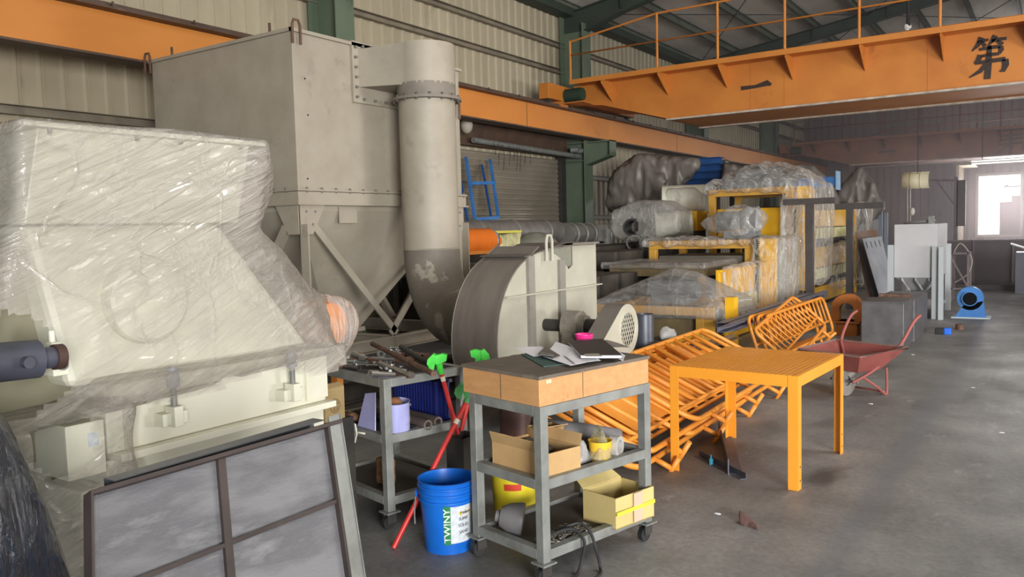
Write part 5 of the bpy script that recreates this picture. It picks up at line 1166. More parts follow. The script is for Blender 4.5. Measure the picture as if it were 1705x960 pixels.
for s in (-.20, .26):
    P = smoothpath([LW(-.04, s*.45+.02, .155), LW(.12, s*.8, .25), LW(.30, s, .36), LW(.42, s*1.4, .50), LW(.60, s*1.5, .70), LW(.72, s*1.5, .76)], 6)
    MB().tube(P, .016, 10).build('handle', redoxid(), wbz)
    MB().tube(smoothpath([LW(.05, s*.6, .20), LW(.22, s*.8, .09), LW(.33, s*.85, .012), LW(.37, s*.85, .03), LW(.36, s*.85, .27)], 6), .013, 8).build('leg', redoxid(), wbz)
MB().cyl(LW(.335, -.17, .03), LW(.335, .22, .03), .010, 8).build('leg_crossbar', redoxid(), wbz)

# ================================================================ RIGHT MIDDLE GROUND
def bxl(x0, x1, y0, y1, z0, z1): return MB().box(x0, x1, y0, y1, z0, z1)
sb = mat('dark_sheet_steel_box', srgb(112, 112, 114), srgb(90, 88, 90), 4, .45, .4)
t = thing('steel_box', 'dark grey sheet steel box just behind the wheelbarrow', 'box', (-1.89, 12.0, 0), group='grey steel boxes on the floor')
bxl(-2.155, -1.635, 11.65, 12.35, .0, .62).build('body', sb, t, bev=.006); bxl(-2.165, -1.625, 11.64, 12.36, .62, .632).build('lid', sb, t)
t = thing('steel_box', 'second dark steel box behind the first, rusty strip lying on it', 'box', (-1.85, 13.3, 0), group='grey steel boxes on the floor')
bxl(-2.15, -1.62, 12.5, 13.9, .0, .60).build('body', sb, t, bev=.006); bxl(-2.10, -1.70, 12.6, 12.7, .60, .66).build('rusty_strip', rust(), t)
# orange horseshoe casting
u0 = gY(1410, 555, 12.9); t = thing('horseshoe_bracket', 'orange arch-shaped steel bracket left of the grey steel boxes', 'bracket', (u0.x, 12.9, 0))
hx = u0.x; R1, r1 = .22, .11
arc = [(hx+R1*cos(rad(a)), .40+R1*sin(rad(a))) for a in range(0, 181, 12)]; ia = [(hx+r1*cos(rad(a)), .38+r1*sin(rad(a))) for a in range(180, -1, -12)]
mb = MB(); o_ = arc+[(hx-R1, .22), (hx-r1, .22)]+ia+[(hx+r1, .22), (hx+R1, .22)]
A1_ = [(hx+R1*cos(rad(a)), .40+R1*sin(rad(a))) for a in range(0, 181, 12)]; A2_ = [(hx+r1*cos(rad(a)), .38+r1*sin(rad(a))) for a in range(0, 181, 12)]
A1_ = [(hx+R1, .22)]+A1_+[(hx-R1, .22)]; A2_ = [(hx+r1, .22)]+A2_+[(hx-r1, .22)]
for i in range(len(A1_)-1):
    a, b, c, d_ = A1_[i], A1_[i+1], A2_[i+1], A2_[i]; mb.hexa([(a[0], 12.85, a[1]), (b[0], 12.85, b[1]), (c[0], 12.85, c[1]), (d_[0], 12.85, d_[1]), (a[0], 13.05, a[1]), (b[0], 13.05, b[1]), (c[0], 13.05, c[1]), (d_[0], 13.05, d_[1])])
dor = mat('dull_orange_casting', srgb(196, 118, 52), srgb(170, 98, 44), 4, .6)
mb.build('arch', dor, t); MB().box(hx-.14, hx+.16, 12.8, 13.1, 0, .22).box(hx-.20, hx+.20, 12.78, 13.12, .19, .22).build('foot', dor, t)
# leaning plates
def leanplate(lab, top, bot, dx, m, slots=0, grp='plates leaning beside the rear machine'):
    b0, b1 = gZ(*bot[0]), gZ(*bot[1]); t0, t1 = gX(*top[0], b0.x-dx), gX(*top[1], b1.x-dx)
    q = [t0, t1, b1, b0]; n_ = (q[1]-q[0]).cross(q[3]-q[0]).normalized(); n_ = n_ if n_.x > 0 else -n_
    g = thing('steel_plate', lab, 'plate', (b0+b1)/2, group=grp)
    MB().plate(q, n_*-.008).build('sheet', m, g)
    for k in range(slots):
        a = q[0].lerp(q[1], .12+.22*k)+n_*.002; d_ = (q[3]-q[0]).normalized(); e = (q[1]-q[0]).normalized()*.018
        MB().plate([a+d_*.08-e, a+d_*.08+e, a+d_*.26+e, a+d_*.26-e], n_*.001).build('slot', black(), g)
leanplate('brown-edged plate leaning at the back of the plate row', [(1424, 386), (1460, 382)], [(1446, 505), (1478, 502)], .38, mat('brown_plate', srgb(136, 100, 80), srgb(150, 140, 136), 3, .5))
leanplate('dark narrow plate leaning between the brown and the bright plate', [(1430, 398), (1460, 395)], [(1455, 505), (1478, 503)], .40, mat('dark_blue_plate', srgb(84, 88, 98)))
leanplate('bright steel plate with slots leaning in front', [(1436, 397), (1468, 393)], [(1468, 506), (1493, 502)], .42, mat('sheen_toned_plate', srgb(206, 210, 220), srgb(180, 184, 192), 3, .4, .1), 4)  # window sheen on the steel put into the pale, barely metallic colour
# pale grey hopper on channel legs
hp = thing('grey_hopper', 'pale grey square hopper on tall channel legs in middle distance', 'hopper', (-2.0, 16.4, 0))
hx0, hx1, hy0, hy1 = gY(1489, 400, 15.6).x, gY(1560, 400, 15.6).x, 15.6, 17.2
hz1 = gY(1520, 373, 15.6).z; hz0 = gY(1520, 462, 15.6).z
bxl(hx0, hx1, hy0, hy1, hz0, hz1).build('hopper_body', whitegr(), hp, bev=.005)
mb = MB(); mb.hexa([(hx0+.25, hy0+.5, hz0-.28), (hx1-.25, hy0+.5, hz0-.28), (hx1-.25, hy1-.5, hz0-.28), (hx0+.25, hy1-.5, hz0-.28), (hx0+.02, hy0+.02, hz0), (hx1-.02, hy0+.02, hz0), (hx1-.02, hy1-.02, hz0), (hx0+.02, hy1-.02, hz0)]); mb.build('hopper_cone', whitegr(), hp)
for x in (hx0+.12, (hx0+hx1)/2, hx1-.12): MB().plate([(x, hy0-.005, hz0), (x+.01, hy0-.005, hz0), (x+.10, hy0+.42, hz0-.26), (x+.09, hy0+.42, hz0-.26)], (0, 0, -.05)).build('cone_rib', whitegr(), hp)
for x, y, z1 in ((hx0-.05, hy0-.02, 1.28), (hx1-.02, hy0-.02, 1.25), (hx0-.05, hy1, 1.25), (hx1+.02, hy1, 1.25)): MB().chan((x, y, 0), (x, y, z1), .09, .11, .01, up=(0, 1, 0)).build('leg', mat('leg_pale', srgb(178, 184, 188)), hp)
xx = gY(1566, 400, 15.35).x; MB().chan((xx, 15.5, 0), (xx, 15.5, 1.24), .07, .12, .01, up=(0, 1, 0)).build('leg', mat('leg_pale', (0, 0, 0, 1)), hp)
c = ((hx0+hx1)/2, (hy0+hy1)/2); MB().cyl((c[0], c[1], .18), (c[0], c[1], hz0-.27), .09, 16).build('outlet', steel(), hp)
MB().cyl((c[0]+.05, hy0+.1, .40), (c[0]+.05, hy0+.35, .42), .06, 14).build('vibrator', chrome(), hp)
bxl(hx0-.04, hx1, hy0+.1, hy1, .16, .20).build('bottom_tray', whitegr(), hp)
mb = MB().cyl((c[0]-.2, hy0+.1, hz1+.02), (c[0]+.3, hy0+.1, hz1+.06), .02, 8).box(c[0]+.2, c[0]+.28, hy0, hy0+.1, hz1, hz1+.13)
mb.build('top_lever', steel(), hp)
# blue blower
fb = gY(1615, 530, 15.9); bz_ = thing('blue_blower', 'small bright blue blower on the floor right of the grey hopper', 'blower', (fb.x, 16, 0))
cz = .34; bc_ = Vector((fb.x+.0, 15.95, cz))
MB().lathe(bc_+Vector((0, -.09, 0)), (0, 1, 0), [(.11, -.06), (.125, -.06), (.115, -.02), (.115, .0), (.20, .0), (.20, .18), (0, .18)], 32).build('scroll_housing', bluem(), bz_)
MB().lathe(bc_+Vector((0, -.09, 0)), (0, 1, 0), [(.112, -.05), (0, -.05)], 24).build('inlet', mat('matt_black', srgb(18, 20, 24), None, rough=.95, spec=.05), bz_)
MB().plate([(fb.x-.24, 15.86, 0), (fb.x+.24, 15.86, 0), (fb.x+.19, 15.86, .30), (fb.x-.10, 15.86, .22)], (0, .2, 0)).build('base', bluem(), bz_)
MB().box(fb.x-.28, fb.x+.30, 15.80, 16.2, 0, .02).build('base_plate', mat('pale_base', srgb(190, 200, 205)), bz_)
MB().cyl((fb.x-.05, 16.1, cz), (fb.x-.05, 16.4, cz), .1, 16).build('motor', bluem(), bz_)
j = gZ(1572, 556); t = thing('power_drill_case', 'small blue and black item on floor before the hopper leg', 'case', j)
MB().box(j.x-.12, j.x, j.y-.05, j.y+.06, 0, .09).build('dark_half', black(), t, bev=.01); MB().box(j.x, j.x+.09, j.y-.05, j.y+.06, 0, .095).build('blue_half', mat('vivid_blue', srgb(40, 110, 230)), t, bev=.01)
solo(MB().cyl(gZ(1598, 548), gZ(1598, 548)+Vector((0, 0, .08)), .06, 16), 'metal_tin', rust(), 'small rusty tin on floor in front of blue blower', 'tin')
# open frame stand behind hopper
sx0, sx1 = gY(1584, 450, 19).x, gY(1612, 450, 19).x; z1 = gY(1600, 420, 19).z
t = thing('frame_stand', 'open rusty angle-iron stand right of the grey hopper', 'stand', ((sx0+sx1)/2, 19.3, 0))
fm = mat('dim_mauve_steel', srgb(122, 110, 112), srgb(98, 88, 90), 5, .6)
for x in (sx0, sx1):
    for y in (19, 19.6): MB().box(x-.02, x+.02, y-.02, y+.02, 0, z1).build('leg', fm, t)
mb = MB().box(sx0, sx1, 18.98, 19.02, z1-.04, z1).box(sx0, sx1, 19.58, 19.62, z1-.04, z1).box(sx0-.02, sx0+.02, 19, 19.6, z1-.04, z1).box(sx1-.02, sx1+.02, 19, 19.6, z1-.04, z1).box(sx0, sx1, 18.98, 19.02, .25, .29)
mb.build('rails', fm, t); MB().beam((sx0, 19, .9), (sx1, 19, .3), .03, .03).build('brace', fm, t)
P = smoothpath([gY(x, y, 19.3) for x, y in ((1590, 470), (1612, 455), (1618, 430), (1600, 405), (1588, 420))], 6)
solo(MB().tube(P, .012, 6), 'air_hose', mat('pale_hose', srgb(170, 160, 150)), 'thin pale hose looping over the open stand', 'hose')
# dark partition wall of steel plates and box at right edge
t = thing('steel_partition', 'long low dark steel partition below the bright far window', 'partition', (0, 25, 0))
pm = mat('dark_mauve_sheet', srgb(92, 82, 84), srgb(74, 66, 70), .8, .5, .2)
xx = gY(1560, 430, 25).x
k = 0
while xx < 3: MB().box(xx, xx+.88, 24.95+.03*(k % 2), 25+.03*(k % 2), .0, 1.10).build('panel', pm, t); MB().box(xx+.86, xx+.90, 24.9, 25.05, 0, 1.12).build('upright', fm, t); xx += .9; k += 1
MB().box(gY(1560, 430, 25).x, 3, 24.9, 25.0, 1.10, 1.14).build('top_rail', fm, t)
t = thing('steel_cabinet', 'dark cabinet cut off by the right edge of the picture', 'cabinet', (-.45, 21.2, 0)); p = gZ(1690, 488)
MB().box(p.x, p.x+.9, p.y, p.y+.8, 0, .92).build('body', mat('slate_cabinet', srgb(96, 96, 108), srgb(80, 78, 90), 2, .4, .3), t); MB().plate([(p.x-.1, p.y-.02, 1.10), (p.x+.5, p.y-.02, .88), (p.x+.5, p.y+.3, .88), (p.x-.1, p.y+.3, 1.10)], (0, 0, .03)).build('sloping_lid', mat('sheen_toned_plate', (0, 0, 0, 1)), t)
# dark boards lying low before the partition
solo(MB().box(gZ(1600, 478).x, .6, 22.3, 23.2, 0, .12), 'pallet_board', darkst(), 'flat dark pallet on the floor before the low partition', 'pallet')
# curved white hood hanging, with cords
t = thing('curved_hood', 'curved cream sheet hood hung in mid-air beyond the grey hopper', 'hood', gY(1530, 318, 20))
q0, q1 = gY(1512, 306, 20), gY(1546, 300, 20); r = .18
mb = MB(); c = gY(1528, 300, 20.2); N_ = 14; ax = Vector((.95, .25, 0)).normalized(); s_ = Vector((0, 0, 1)).cross(ax)
rows = []
for i in range(N_+1):
    a = rad(-100+190*i/N_); rows.append(Vector((0, 0, 0))+s_*(-r*cos(a))*-1+Vector((0, 0, r*sin(a))))
vs = [c-ax*.30+p for p in rows]+[c+ax*.24+p for p in rows]; mb.add(vs, [(i, i+1, i+2+N_, i+1+N_) for i in range(N_)], True)
mb.build('hood_sheet', mat('hood_cream', srgb(216, 206, 176), srgb(196, 186, 160), 3, .5), t, solid=.006)
for k in (-.15, .05): MB().tube([c+ax*k+p*1.03 for p in rows], .010, 6).build('rib', darkst(), t)
for x, y0, y1 in ((1511, 312, 372), (1516, 312, 374)): MB().cyl(gY(x, y0, 20), gY(x+.0, y1, 20), .008, 6).build('cord', mat('cord_pale', srgb(200, 196, 190)), t)
MB().ball(gY(1519, 352, 20), .07, 10, (.8, .8, 1.3)).build('pulley_block', mat('pale_block', srgb(196, 192, 186)), t)
MB().cyl(c+Vector((0, 0, .15)), Vector((c.x, c.y, roofz(c.x)-.02)), .008, 6).build('hanging_rod', darkst(), t)
# jib bracket frames and conduit at far end
t = thing('jib_frame', 'thin steel jib frame near far wall left of bright window', 'frame', gY(1600, 430, 27)-Vector((0, 0, gY(1600, 430, 27).z)))
a, b, c_ = gY(1548, 300, 27), gY(1592, 300, 27), gY(1592, 345, 27)
MB().beam(a, b, .06, .06).build('arm', fm, t); MB().beam(a.lerp(b, .25), c_, .05, .05).build('strut', fm, t); MB().box(b.x-.05, b.x+.05, 26.95, 27.05, 0, b.z+.1).build('mast', fm, t)
MB().box(b.x+.02, b.x+.25, 26.95, 27.05, 1.5, b.z).build('gusset_sheet', pm, t)
# fluorescent tubes
tube_m = emit('tube_glow', (1, .90, .76, 1), 2.5)
for k, (a, b) in enumerate((((1617, 269), (1760, 262)), ((1618, 273), (1760, 267)))):
    p, q = gY(*a, 30), gY(*b, 30); q.z = p.z
    t = thing('tube_light', ['upper long glowing tube lamp above far window', 'lower long glowing tube lamp above far window'][k], 'lamp', p, group='tube lamps above the far window'); MB().cyl(p, q, .02, 10).build('tube', tube_m, t)
    MB().box(p.x-.05, q.x, p.y-.02, p.y+.02, p.z+.025, p.z+.045).build('fixture', whitegr(), t); MB().cyl((p.x+.3, p.y, p.z+.06), (p.x+.3, p.y, 6.5), .008, 6).build('suspension_rod', darkst(), t)
p = gX(1432, 45, -3.0); t = thing('high_bay_light', 'bare white lamp fitting hanging under roof above crane', 'lamp', gY(1512, 42, 22))
c = gY(1512, 45, 22); MB().tube([c+Vector((.05*cos(a), .12*sin(a), .03*sin(2*a))) for a in [2*pi*k/20 for k in range(20)]], .03, 8, closed=True).build('lamp_ring', emit('lamp_glow', (.9, .87, .8, 1), .35), t)
MB().cyl(c, (c.x, c.y, roofz(c.x)-.1), .05, 8, .02).build('stem', darkst(), t)
MB().box(gY(1500, 10, 22).x-.05, gY(1500, 10, 22).x+.05, 20.2, 22, roofz(c.x)-.30, roofz(c.x)-.24).build('batten', whitegr(), t)

# ================================================================ BACKGROUND STACKS
dk2 = mat('dark_dusty_steel', srgb(78, 72, 66), srgb(58, 54, 50), 3, .7)
t = thing('steel_rack', 'dark low steel rack in front of the roller shutter', 'rack', (-7.6, 12, 0))
MB().box(-8.9, -6.9, 9.6, 16.2, 1.25, 1.37).build('deck', dk2, t)
for x in (-8.8, -7.0):
    for y in (9.7, 12.9, 16.1): MB().box(x-.06, x+.06, y-.06, y+.06, 0, 1.25).build('leg', dk2, t)
MB().box(-8.7, -7.0, 9.8, 16, .1, 1.0).build('dark_load', mat('sooty_load', srgb(46, 42, 40), srgb(62, 56, 52), 2, .9), t)
silver = mat('silver_duct', srgb(150, 148, 144), srgb(124, 120, 116), 4, .45, .4)
def ductpiece(lab, p, q, r, grp='silver duct pieces on the rack'):
    g = thing('duct_piece', lab, 'duct', ((p[0]+q[0])/2, (p[1]+q[1])/2, p[2]-r), group=grp); p, q = Vector(p), Vector(q)
    MB().cyl(p, q, r, 28).build('duct_body', silver, g)
    for k in range(3): c = p.lerp(q, .15+.35*k); MB().lathe(c, q-p, [(r, -.02), (r+.02, -.01), (r+.02, .01), (r, .02)], 28).build('seam_ring', silver, g)
ductpiece('long silver duct behind the orange motor, below the blue ladder frame', (-8.45, 11.0, 1.66), (-8.45, 14.2, 1.66), .24)
ductpiece('silver duct end right of the long one, before the shutter', (-8.25, 14.3, 1.60), (-8.25, 15.4, 1.60), .22)
g = wrap('duct_elbow_cover', mat('grey_green_cover', srgb(138, 138, 126), srgb(118, 118, 108), 3, .5), [heap((-7.75, 12.4, 1.38), .35, .75, .30, 40, 3)], vox=.05, amp=.01, fr=2); tag(g, 'grey-green rounded cover between silver ducts and yellow bag', 'cover')
om = thing('orange_motor', 'orange rounded motor housing under film behind collector leg', 'motor', (-7.25, 10.3, 1.37))
a, b = gX(782, 412, -7.2), gX(812, 412, -7.2)
MB().cyl((-7.2, a.y-.25, 1.56), (-7.2, b.y-.0, 1.56), .19, 26).box(-7.35, -7.03, b.y-.02, b.y+.14, 1.50, 1.60).build('motor_body', mat('vivid_orange', srgb(232, 124, 40), srgb(214, 108, 34), 4, .45), om)
MB().box(-7.35, -7.05, a.y-.2, b.y, 1.37, 1.42).build('foot', orange(), om)
MB().lathe((-7.2, b.y, 1.56), (0, 1, 0), [(.19, 0), (.20, .02), (.15, .14), (0, .16)], 24).build('end_shield', silver, om)
g = wrap('yellow_bag', plastic('pale_yellow_bag', (.85, .80, .42, 1), milk=.6, cscale=9), [[gX(x, y, -7.35)+Vector((dx, 0, 0)) for x, y in ((818, 392), (858, 386), (856, 410), (835, 420), (822, 418)) for dx in (-.12, .12)]], vox=.02, amp=.01, fr=6); tag(g, 'pale yellow plastic bag lying beside the orange motor', 'bag')
g = solo(MB().box(-7.4, -7.1, gX(808, 386, -7.2).y, gX(860, 384, -7.2).y, gX(830, 388, -7.2).z, gX(830, 384, -7.2).z), 'yellow_strip', mat('yellow_strip_pale', srgb(206, 196, 90)), 'flat yellow strip resting over the yellow bag', 'strip')
for k, (x0, x1, yt, yb, lab) in enumerate(((922, 953, 371, 407, 'small film-wrapped grey block on the rack, left of green column'), (986, 1014, 373, 409, 'small film-wrapped grey block on rack, right of the green column'))):
    P = [gY(x, y, 15.2+k*.1) for x, y in ((x0+6, yt), (x1-6, yt), (x1, yt+10), (x1-2, yb), (x0, yb), (x0+2, yt+8))]
    g = wrap('wrapped_block', film4(), [[p+Vector((0, d_, 0)) for p in P for d_ in (0, .3)]], vox=.03, amp=.012, fr=6, seed=k); tag(g, lab, 'parcel', 'film-wrapped blocks on the rack')
    c = sum(P, Vector())/6; ob = MB().box(c.x-.1, c.x+.1, c.y+.05, c.y+.25, min(p.z for p in P)+.02, c.z+.08).build('grey_core', silver, None); ROOT[g.name] = Matrix.Translation(g.location); ob.parent = g; ob.location = -g.location
# blue ladder frame against the shutter
lf = thing('blue_ladder_frame', 'bright blue steel ladder frame leaning on the roller shutter', 'frame', gX(810, 367, -9.0))
def LL(x, y): p = gX(x, y, -9.0); p.x -= .45*max(0, (p.z-1.9)/1.2)-0; return p
for a, b in (((791, 367), (776, 262)), ((830, 363), (816, 266))):
    p, q = gX(*a, -8.95), gX(*b, -9.55); MB().beam(p, q, .07, .04, up=(1, 0, 0)).build('upright', bluem(), lf)
    d_ = Vector((-.10, -.10, 0)); MB().beam(p+d_+Vector((0, 0, .0)), q+d_*1.2-Vector((0, 0, .1)), .05, .03, up=(1, 0, 0)).build('rear_upright', bluedk(), lf)
for a, b, X_ in (((791, 365), (830, 362), -8.95), ((784, 305), (824, 304), -9.30)):
    MB().beam(gX(*a, X_), gX(*b, X_), .05, .06).build('rung', bluem(), lf)
# dark clutter behind blower and under machines
for k, (x0, x1, y0, y1, z1, lab) in enumerate(((-6.6, -5.4, 10.2, 11.6, 1.02, 'dark steel crate between the blower outlet and yellow machine'), (-6.9, -6.1, 12.2, 14.5, 1.30, 'tall dark steel crate behind the middle yellow machine'))):
    t = thing('steel_crate', lab, 'crate', ((x0+x1)/2, (y0+y1)/2, 0), group='dark crates in the shadow')
    MB().box(x0, x1, y0, y1, 0, z1).build('body', dk2, t, bev=.01); 
    for y in (y0+.1, (y0+y1)/2, y1-.15): MB().box(x1, x1+.03, y, y+.06, 0, z1).build('batten', darkst(), t)
# wrapped pipe fitting with open mouth, two rings below
W1 = thing('wrapped_pipe_fitting', 'pipe fitting with a black open mouth, wrapped in clear film', 'fitting', (-6.4, 15, 1.7))
c = gY(1054, 378, 14.6)
MB().lathe(c, Vector((.25, -1, 0)), [(.13, .12), (.17, .12), (.17, -.5), (.13, -.5), (.13, .12)], 28).build('pipe_mouth', mat('black_pipe', srgb(34, 34, 36)), W1)
MB().cyl(c+Vector((.3, .4, 0)), c+Vector((.95, .7, .05)), .26, 24).build('pipe_body', cream(), W1)
MB().box(c.x-.3, c.x+.9, c.y+.2, c.y+.9, 0, c.z-.30).build('stand', dk2, W1)
P = [gY(x, y, 14.5) for x, y in ((1018, 352), (1060, 334), (1100, 335), (1128, 352), (1130, 385), (1090, 400), (1040, 402), (1018, 390))]
wrap('film_cover', film4(), [[p+Vector((0, d_, 0)) for p in P for d_ in (0, .8)]], W1, vox=.05, amp=.025, fr=4, seed=4, holes=((c+Vector((.03, -.1, 0)), .17),))
for k, (x, lab) in enumerate(((1056, 'thin steel hoop under the wrapped fitting, left'), (1078, 'thin steel hoop under the wrapped fitting, right'))):
    cc = gY(x, 404, 14.3); solo(MB().lathe(cc, Vector((.3, -1, 0)), [(.125, -.05), (.15, -.05), (.15, .05), (.125, .05), (.125, -.05)], 28), 'steel_hoop', steel(), lab, 'hoop')
W2 = thing('wrapped_cylinder', 'cream cylinder wrapped in film above the yellow box', 'cylinder', gY(1120, 345, 15.6))
c = gY(1122, 330, 15.8); MB().cyl(c+Vector((-.25, 0, 0)), c+Vector((.55, .3, 0)), .27, 26).build('cylinder_body', cream(), W2)
P = [gY(x, y, 15.6) for x, y in ((1096, 335), (1110, 314), (1150, 312), (1166, 325), (1166, 352), (1100, 352))]
wrap('film_cover', film4(), [[p+Vector((0, d_, 0)) for p in P for d_ in (0, .7)]], W2, vox=.05, amp=.02, fr=4, seed=7)
a, b = gY(1126, 352, 15.3), gY(1160, 384, 15.3)
t = thing('yellow_casing', 'small yellow casing between wrapped fitting and tallest machine', 'casing', (a.x, 15.5, 0)); MB().box(a.x, b.x, 15.3, 15.9, b.z, a.z).build('casing', yellow(), t, bev=.01); MB().box(a.x+.02, b.x-.02, 15.35, 15.85, 0, b.z).build('stand', dk2, t)
# blue stacked beams and the dark tarpaulin over them
for k in range(4):
    z = gY(1170, 309, 17.4).z+k*.155; x0 = gY(1140-0*k, 300, 17.4).x; x1 = gY(1204, 300, 17.4).x
    t = thing('blue_beam', ['lowest blue beam of stack under dark tarpaulin', 'second blue beam from bottom of the stack under tarpaulin', 'third blue beam from bottom of the stack under tarpaulin', 'topmost blue beam of the stack under dark tarpaulin, red mark on it'][k], 'beam', ((x0+x1)/2, 17.8, z), group='stacked blue beams')
    MB().ibeam((x0-.9, 17.5, z+.07), (x1-.05*(k % 2), 17.5, z+.07), .35, .14, .012).build('section', bluedk(), t)
bzb = gY(1170, 309, 17.4).z
t = thing('steel_rack', 'hidden dark rack carrying the stacked blue beams', 'rack', (-6.5, 17.8, 0)); MB().box(x0-1.2, x1, 17.2, 18.4, bzb-.1, bzb-.005).build('deck', dk2, t)
for x in (x0-1.1, x1-.1):
    for y in (17.3, 18.3): MB().box(x-.05, x+.05, y-.05, y+.05, 0, bzb-.1).build('leg', dk2, t)
T = lambda x, y, Y: gY(x, y, Y)
g = wrap('tarpaulin', tarpm(), [[T(1063, 262, 16.8), T(1070, 262, 17.6), T(1022, 292, 16.8), T(1014, 340, 16.9), T(1020, 352, 17.6), T(1100, 340, 16.9), T(1105, 300, 16.8), T(1110, 270, 17.6), T(1060, 262, 18.4), T(1020, 300, 18.4)],
                               [T(1063, 262, 16.9), T(1160, 268, 17.0), T(1166, 270, 18.2), T(1100, 326, 16.9), T(1130, 310, 16.95), T(1068, 263, 18.2), T(1100, 320, 17.4), T(1160, 276, 17.0)]], vox=.045, amp=.085, fr=2.4, seed=3, st=(1.8, 1.8, .45)); tag(g, 'dark grey tarpaulin peaked over stack left of the blue beams', 'tarpaulin', 'grey tarpaulins over stored machines')
g = wrap('tarpaulin', tarpm(), [[T(1206, 272, 17.2), T(1230, 278, 17.2), T(1240, 300, 17.2), T(1204, 300, 17.2), T(1206, 272, 18.4), T(1245, 300, 18.4)]], vox=.05, amp=.04, fr=2.4, seed=5); tag(g, 'small grey tarpaulin fold right of the blue beams', 'tarpaulin', 'grey tarpaulins over stored machines')
g = wrap('tarpaulin', tarpm(), [[T(1326, 276, 21.4), T(1352, 276, 21.4), T(1380, 300, 21.4), T(1320, 300, 21.4), T(1330, 280, 22.6), T(1400, 330, 22.4), T(1320, 340, 21.4), T(1400, 345, 21.4)]], vox=.07, amp=.05, fr=1.8, seed=6); tag(g, 'brown-grey tarpaulin mound behind the long blue beam', 'tarpaulin', 'grey tarpaulins over stored machines')
g = wrap('tarpaulin', tarpm(), [[T(1432, 283, 21.6), T(1438, 292, 21.6), T(1400, 322, 21.6), T(1460, 320, 21.6), T(1452, 350, 21.6), T(1400, 370, 21.6), T(1380, 340, 21.6), T(1432, 290, 22.8), T(1450, 368, 21.6), T(1395, 360, 22.6)], [T(1455, 300, 21.6), T(1467, 345, 21.6), T(1440, 330, 21.6), T(1462, 350, 22.2), T(1440, 375, 21.7)]], vox=.05, amp=.10, fr=2.2, seed=8, st=(1.6, 1.6, .6)); tag(g, 'grey tarpaulin with a sharp peak and ragged folds behind dark crossbar', 'tarpaulin', 'grey tarpaulins over stored machines')
t = thing('covered_crate', 'large dark crate under the peaked grey tarpaulins', 'crate', (-5, 22.4, 0)); p0, p1 = gY(1335, 330, 21.8), gY(1450, 365, 21.8); MB().box(p0.x, p1.x, 21.8, 23.2, 0, p1.z).build('body', dk2, t)
t = thing('wall_panel_stack', 'blue-grey sheets standing behind the ragged tarpaulin', 'panel', (gY(1472, 400, 22.5).x, 22.5, 0)); 
for k in range(2): MB().box(gY(1464+8*k, 400, 22.5).x, gY(1470+8*k, 400, 22.5).x, 22.4+.1*k, 22.45+.1*k, 0, gY(1470, 350+4*k, 22.5).z).build('sheet', mat('blue_grey_sheet', srgb(120, 128, 142)), t)
bb = thing('blue_beam', 'long blue box beam with pale end plate above rear machine', 'beam', gY(1360, 305, 18.6))
p, q = gY(1318, 305, 18.6), gY(1394, 302, 18.6); MB().beam(p-Vector((1.6, 0, .0)), q, .25, .20).build('beam_body', bluem(), bb); MB().box(q.x, q.x+.03, q.y-.17, q.y+.17, q.z-.18, q.z+.22).build('end_plate', mat('pale_blue_plate', srgb(130, 170, 205)), bb)
MB().box(p.x-.6, p.x-.5, 18.5, 18.7, 2.055, p.z-.1).build('prop', dk2, bb); MB().box(-4.4, -4.3, 18.5, 18.7, 2.055, p.z-.1).build('prop', dk2, bb)

# ================================================================ FOREGROUND CREAM MACHINE UNDER FILM
FX = -2.9
fm0 = thing('cream_machine', 'cream machine wrapped in clear stretch film, nearest at left', 'machine', (-3.5, 2.1, 0))
cr = cream()
y0, y1 = gX(177, 700, FX).y, gX(540, 600, FX).y; zt_ = gX(177, 642, FX).z; zb_ = gX(177, 757, FX).z
MB().box(-4.0, FX, y0, y1, zb_, zt_).build('main_casing', cr, fm0, bev=.006)
MB().box(-4.0, FX+.05, y0+.02, y1+.02, zb_-.03, zb_-.001).box(-4.0, FX-.02, y0, y1, zb_-.12, zb_-.03).build('ledge', cr, fm0, bev=.003)
MB().box(-4.0, FX-.02, y0-.1, y1, .0, zb_-.12).build('lower_casing', cr, fm0, bev=.01)
MB().box(FX-.5, FX+.02, y0-.16, y0-.02, gX(150, 790, FX).z, gX(150, 700, FX).z).build('control_box', cr, fm0, bev=.004)
MB().box(FX+.02, FX+.022, gX(146, 725, FX+.02).y, gX(164, 725, FX+.02).y, gX(150, 741, FX).z, gX(150, 718, FX).z).build('rating_label', mat('label_offwhite', srgb(214, 216, 220), srgb(176, 184, 196), 60, .6), fm0)
for k, (px, py) in enumerate(((285, 695), (482, 655))):
    c = gX(px, py, FX+.03); cl = MB().box(FX, FX+.06, c.y-.055, c.y+.055, c.z-.025, c.z+.025).box(FX+.02, FX+.085, c.y-.02, c.y+.02, c.z-.03, c.z+.05).build('clamp', cr, fm0, bev=.003)
    MB().cyl((FX+.055, c.y, c.z+.045), (FX+.055, c.y, c.z+.13), .012, 12).build('clamp_screw', steel(), cl)
    MB().cyl((FX+.055, c.y, c.z+.125), (FX+.055, c.y, c.z+.175), .024, 12).ball((FX+.055, c.y, c.z+.18), .024, 12).build('clamp_knob', mat('blue_grey_knob', srgb(136, 142, 160)), cl)
MB().box(FX, FX+.015, gX(505, 600, FX).y, y1, zb_+.02, zt_-.04).build('end_strip', cr, fm0)
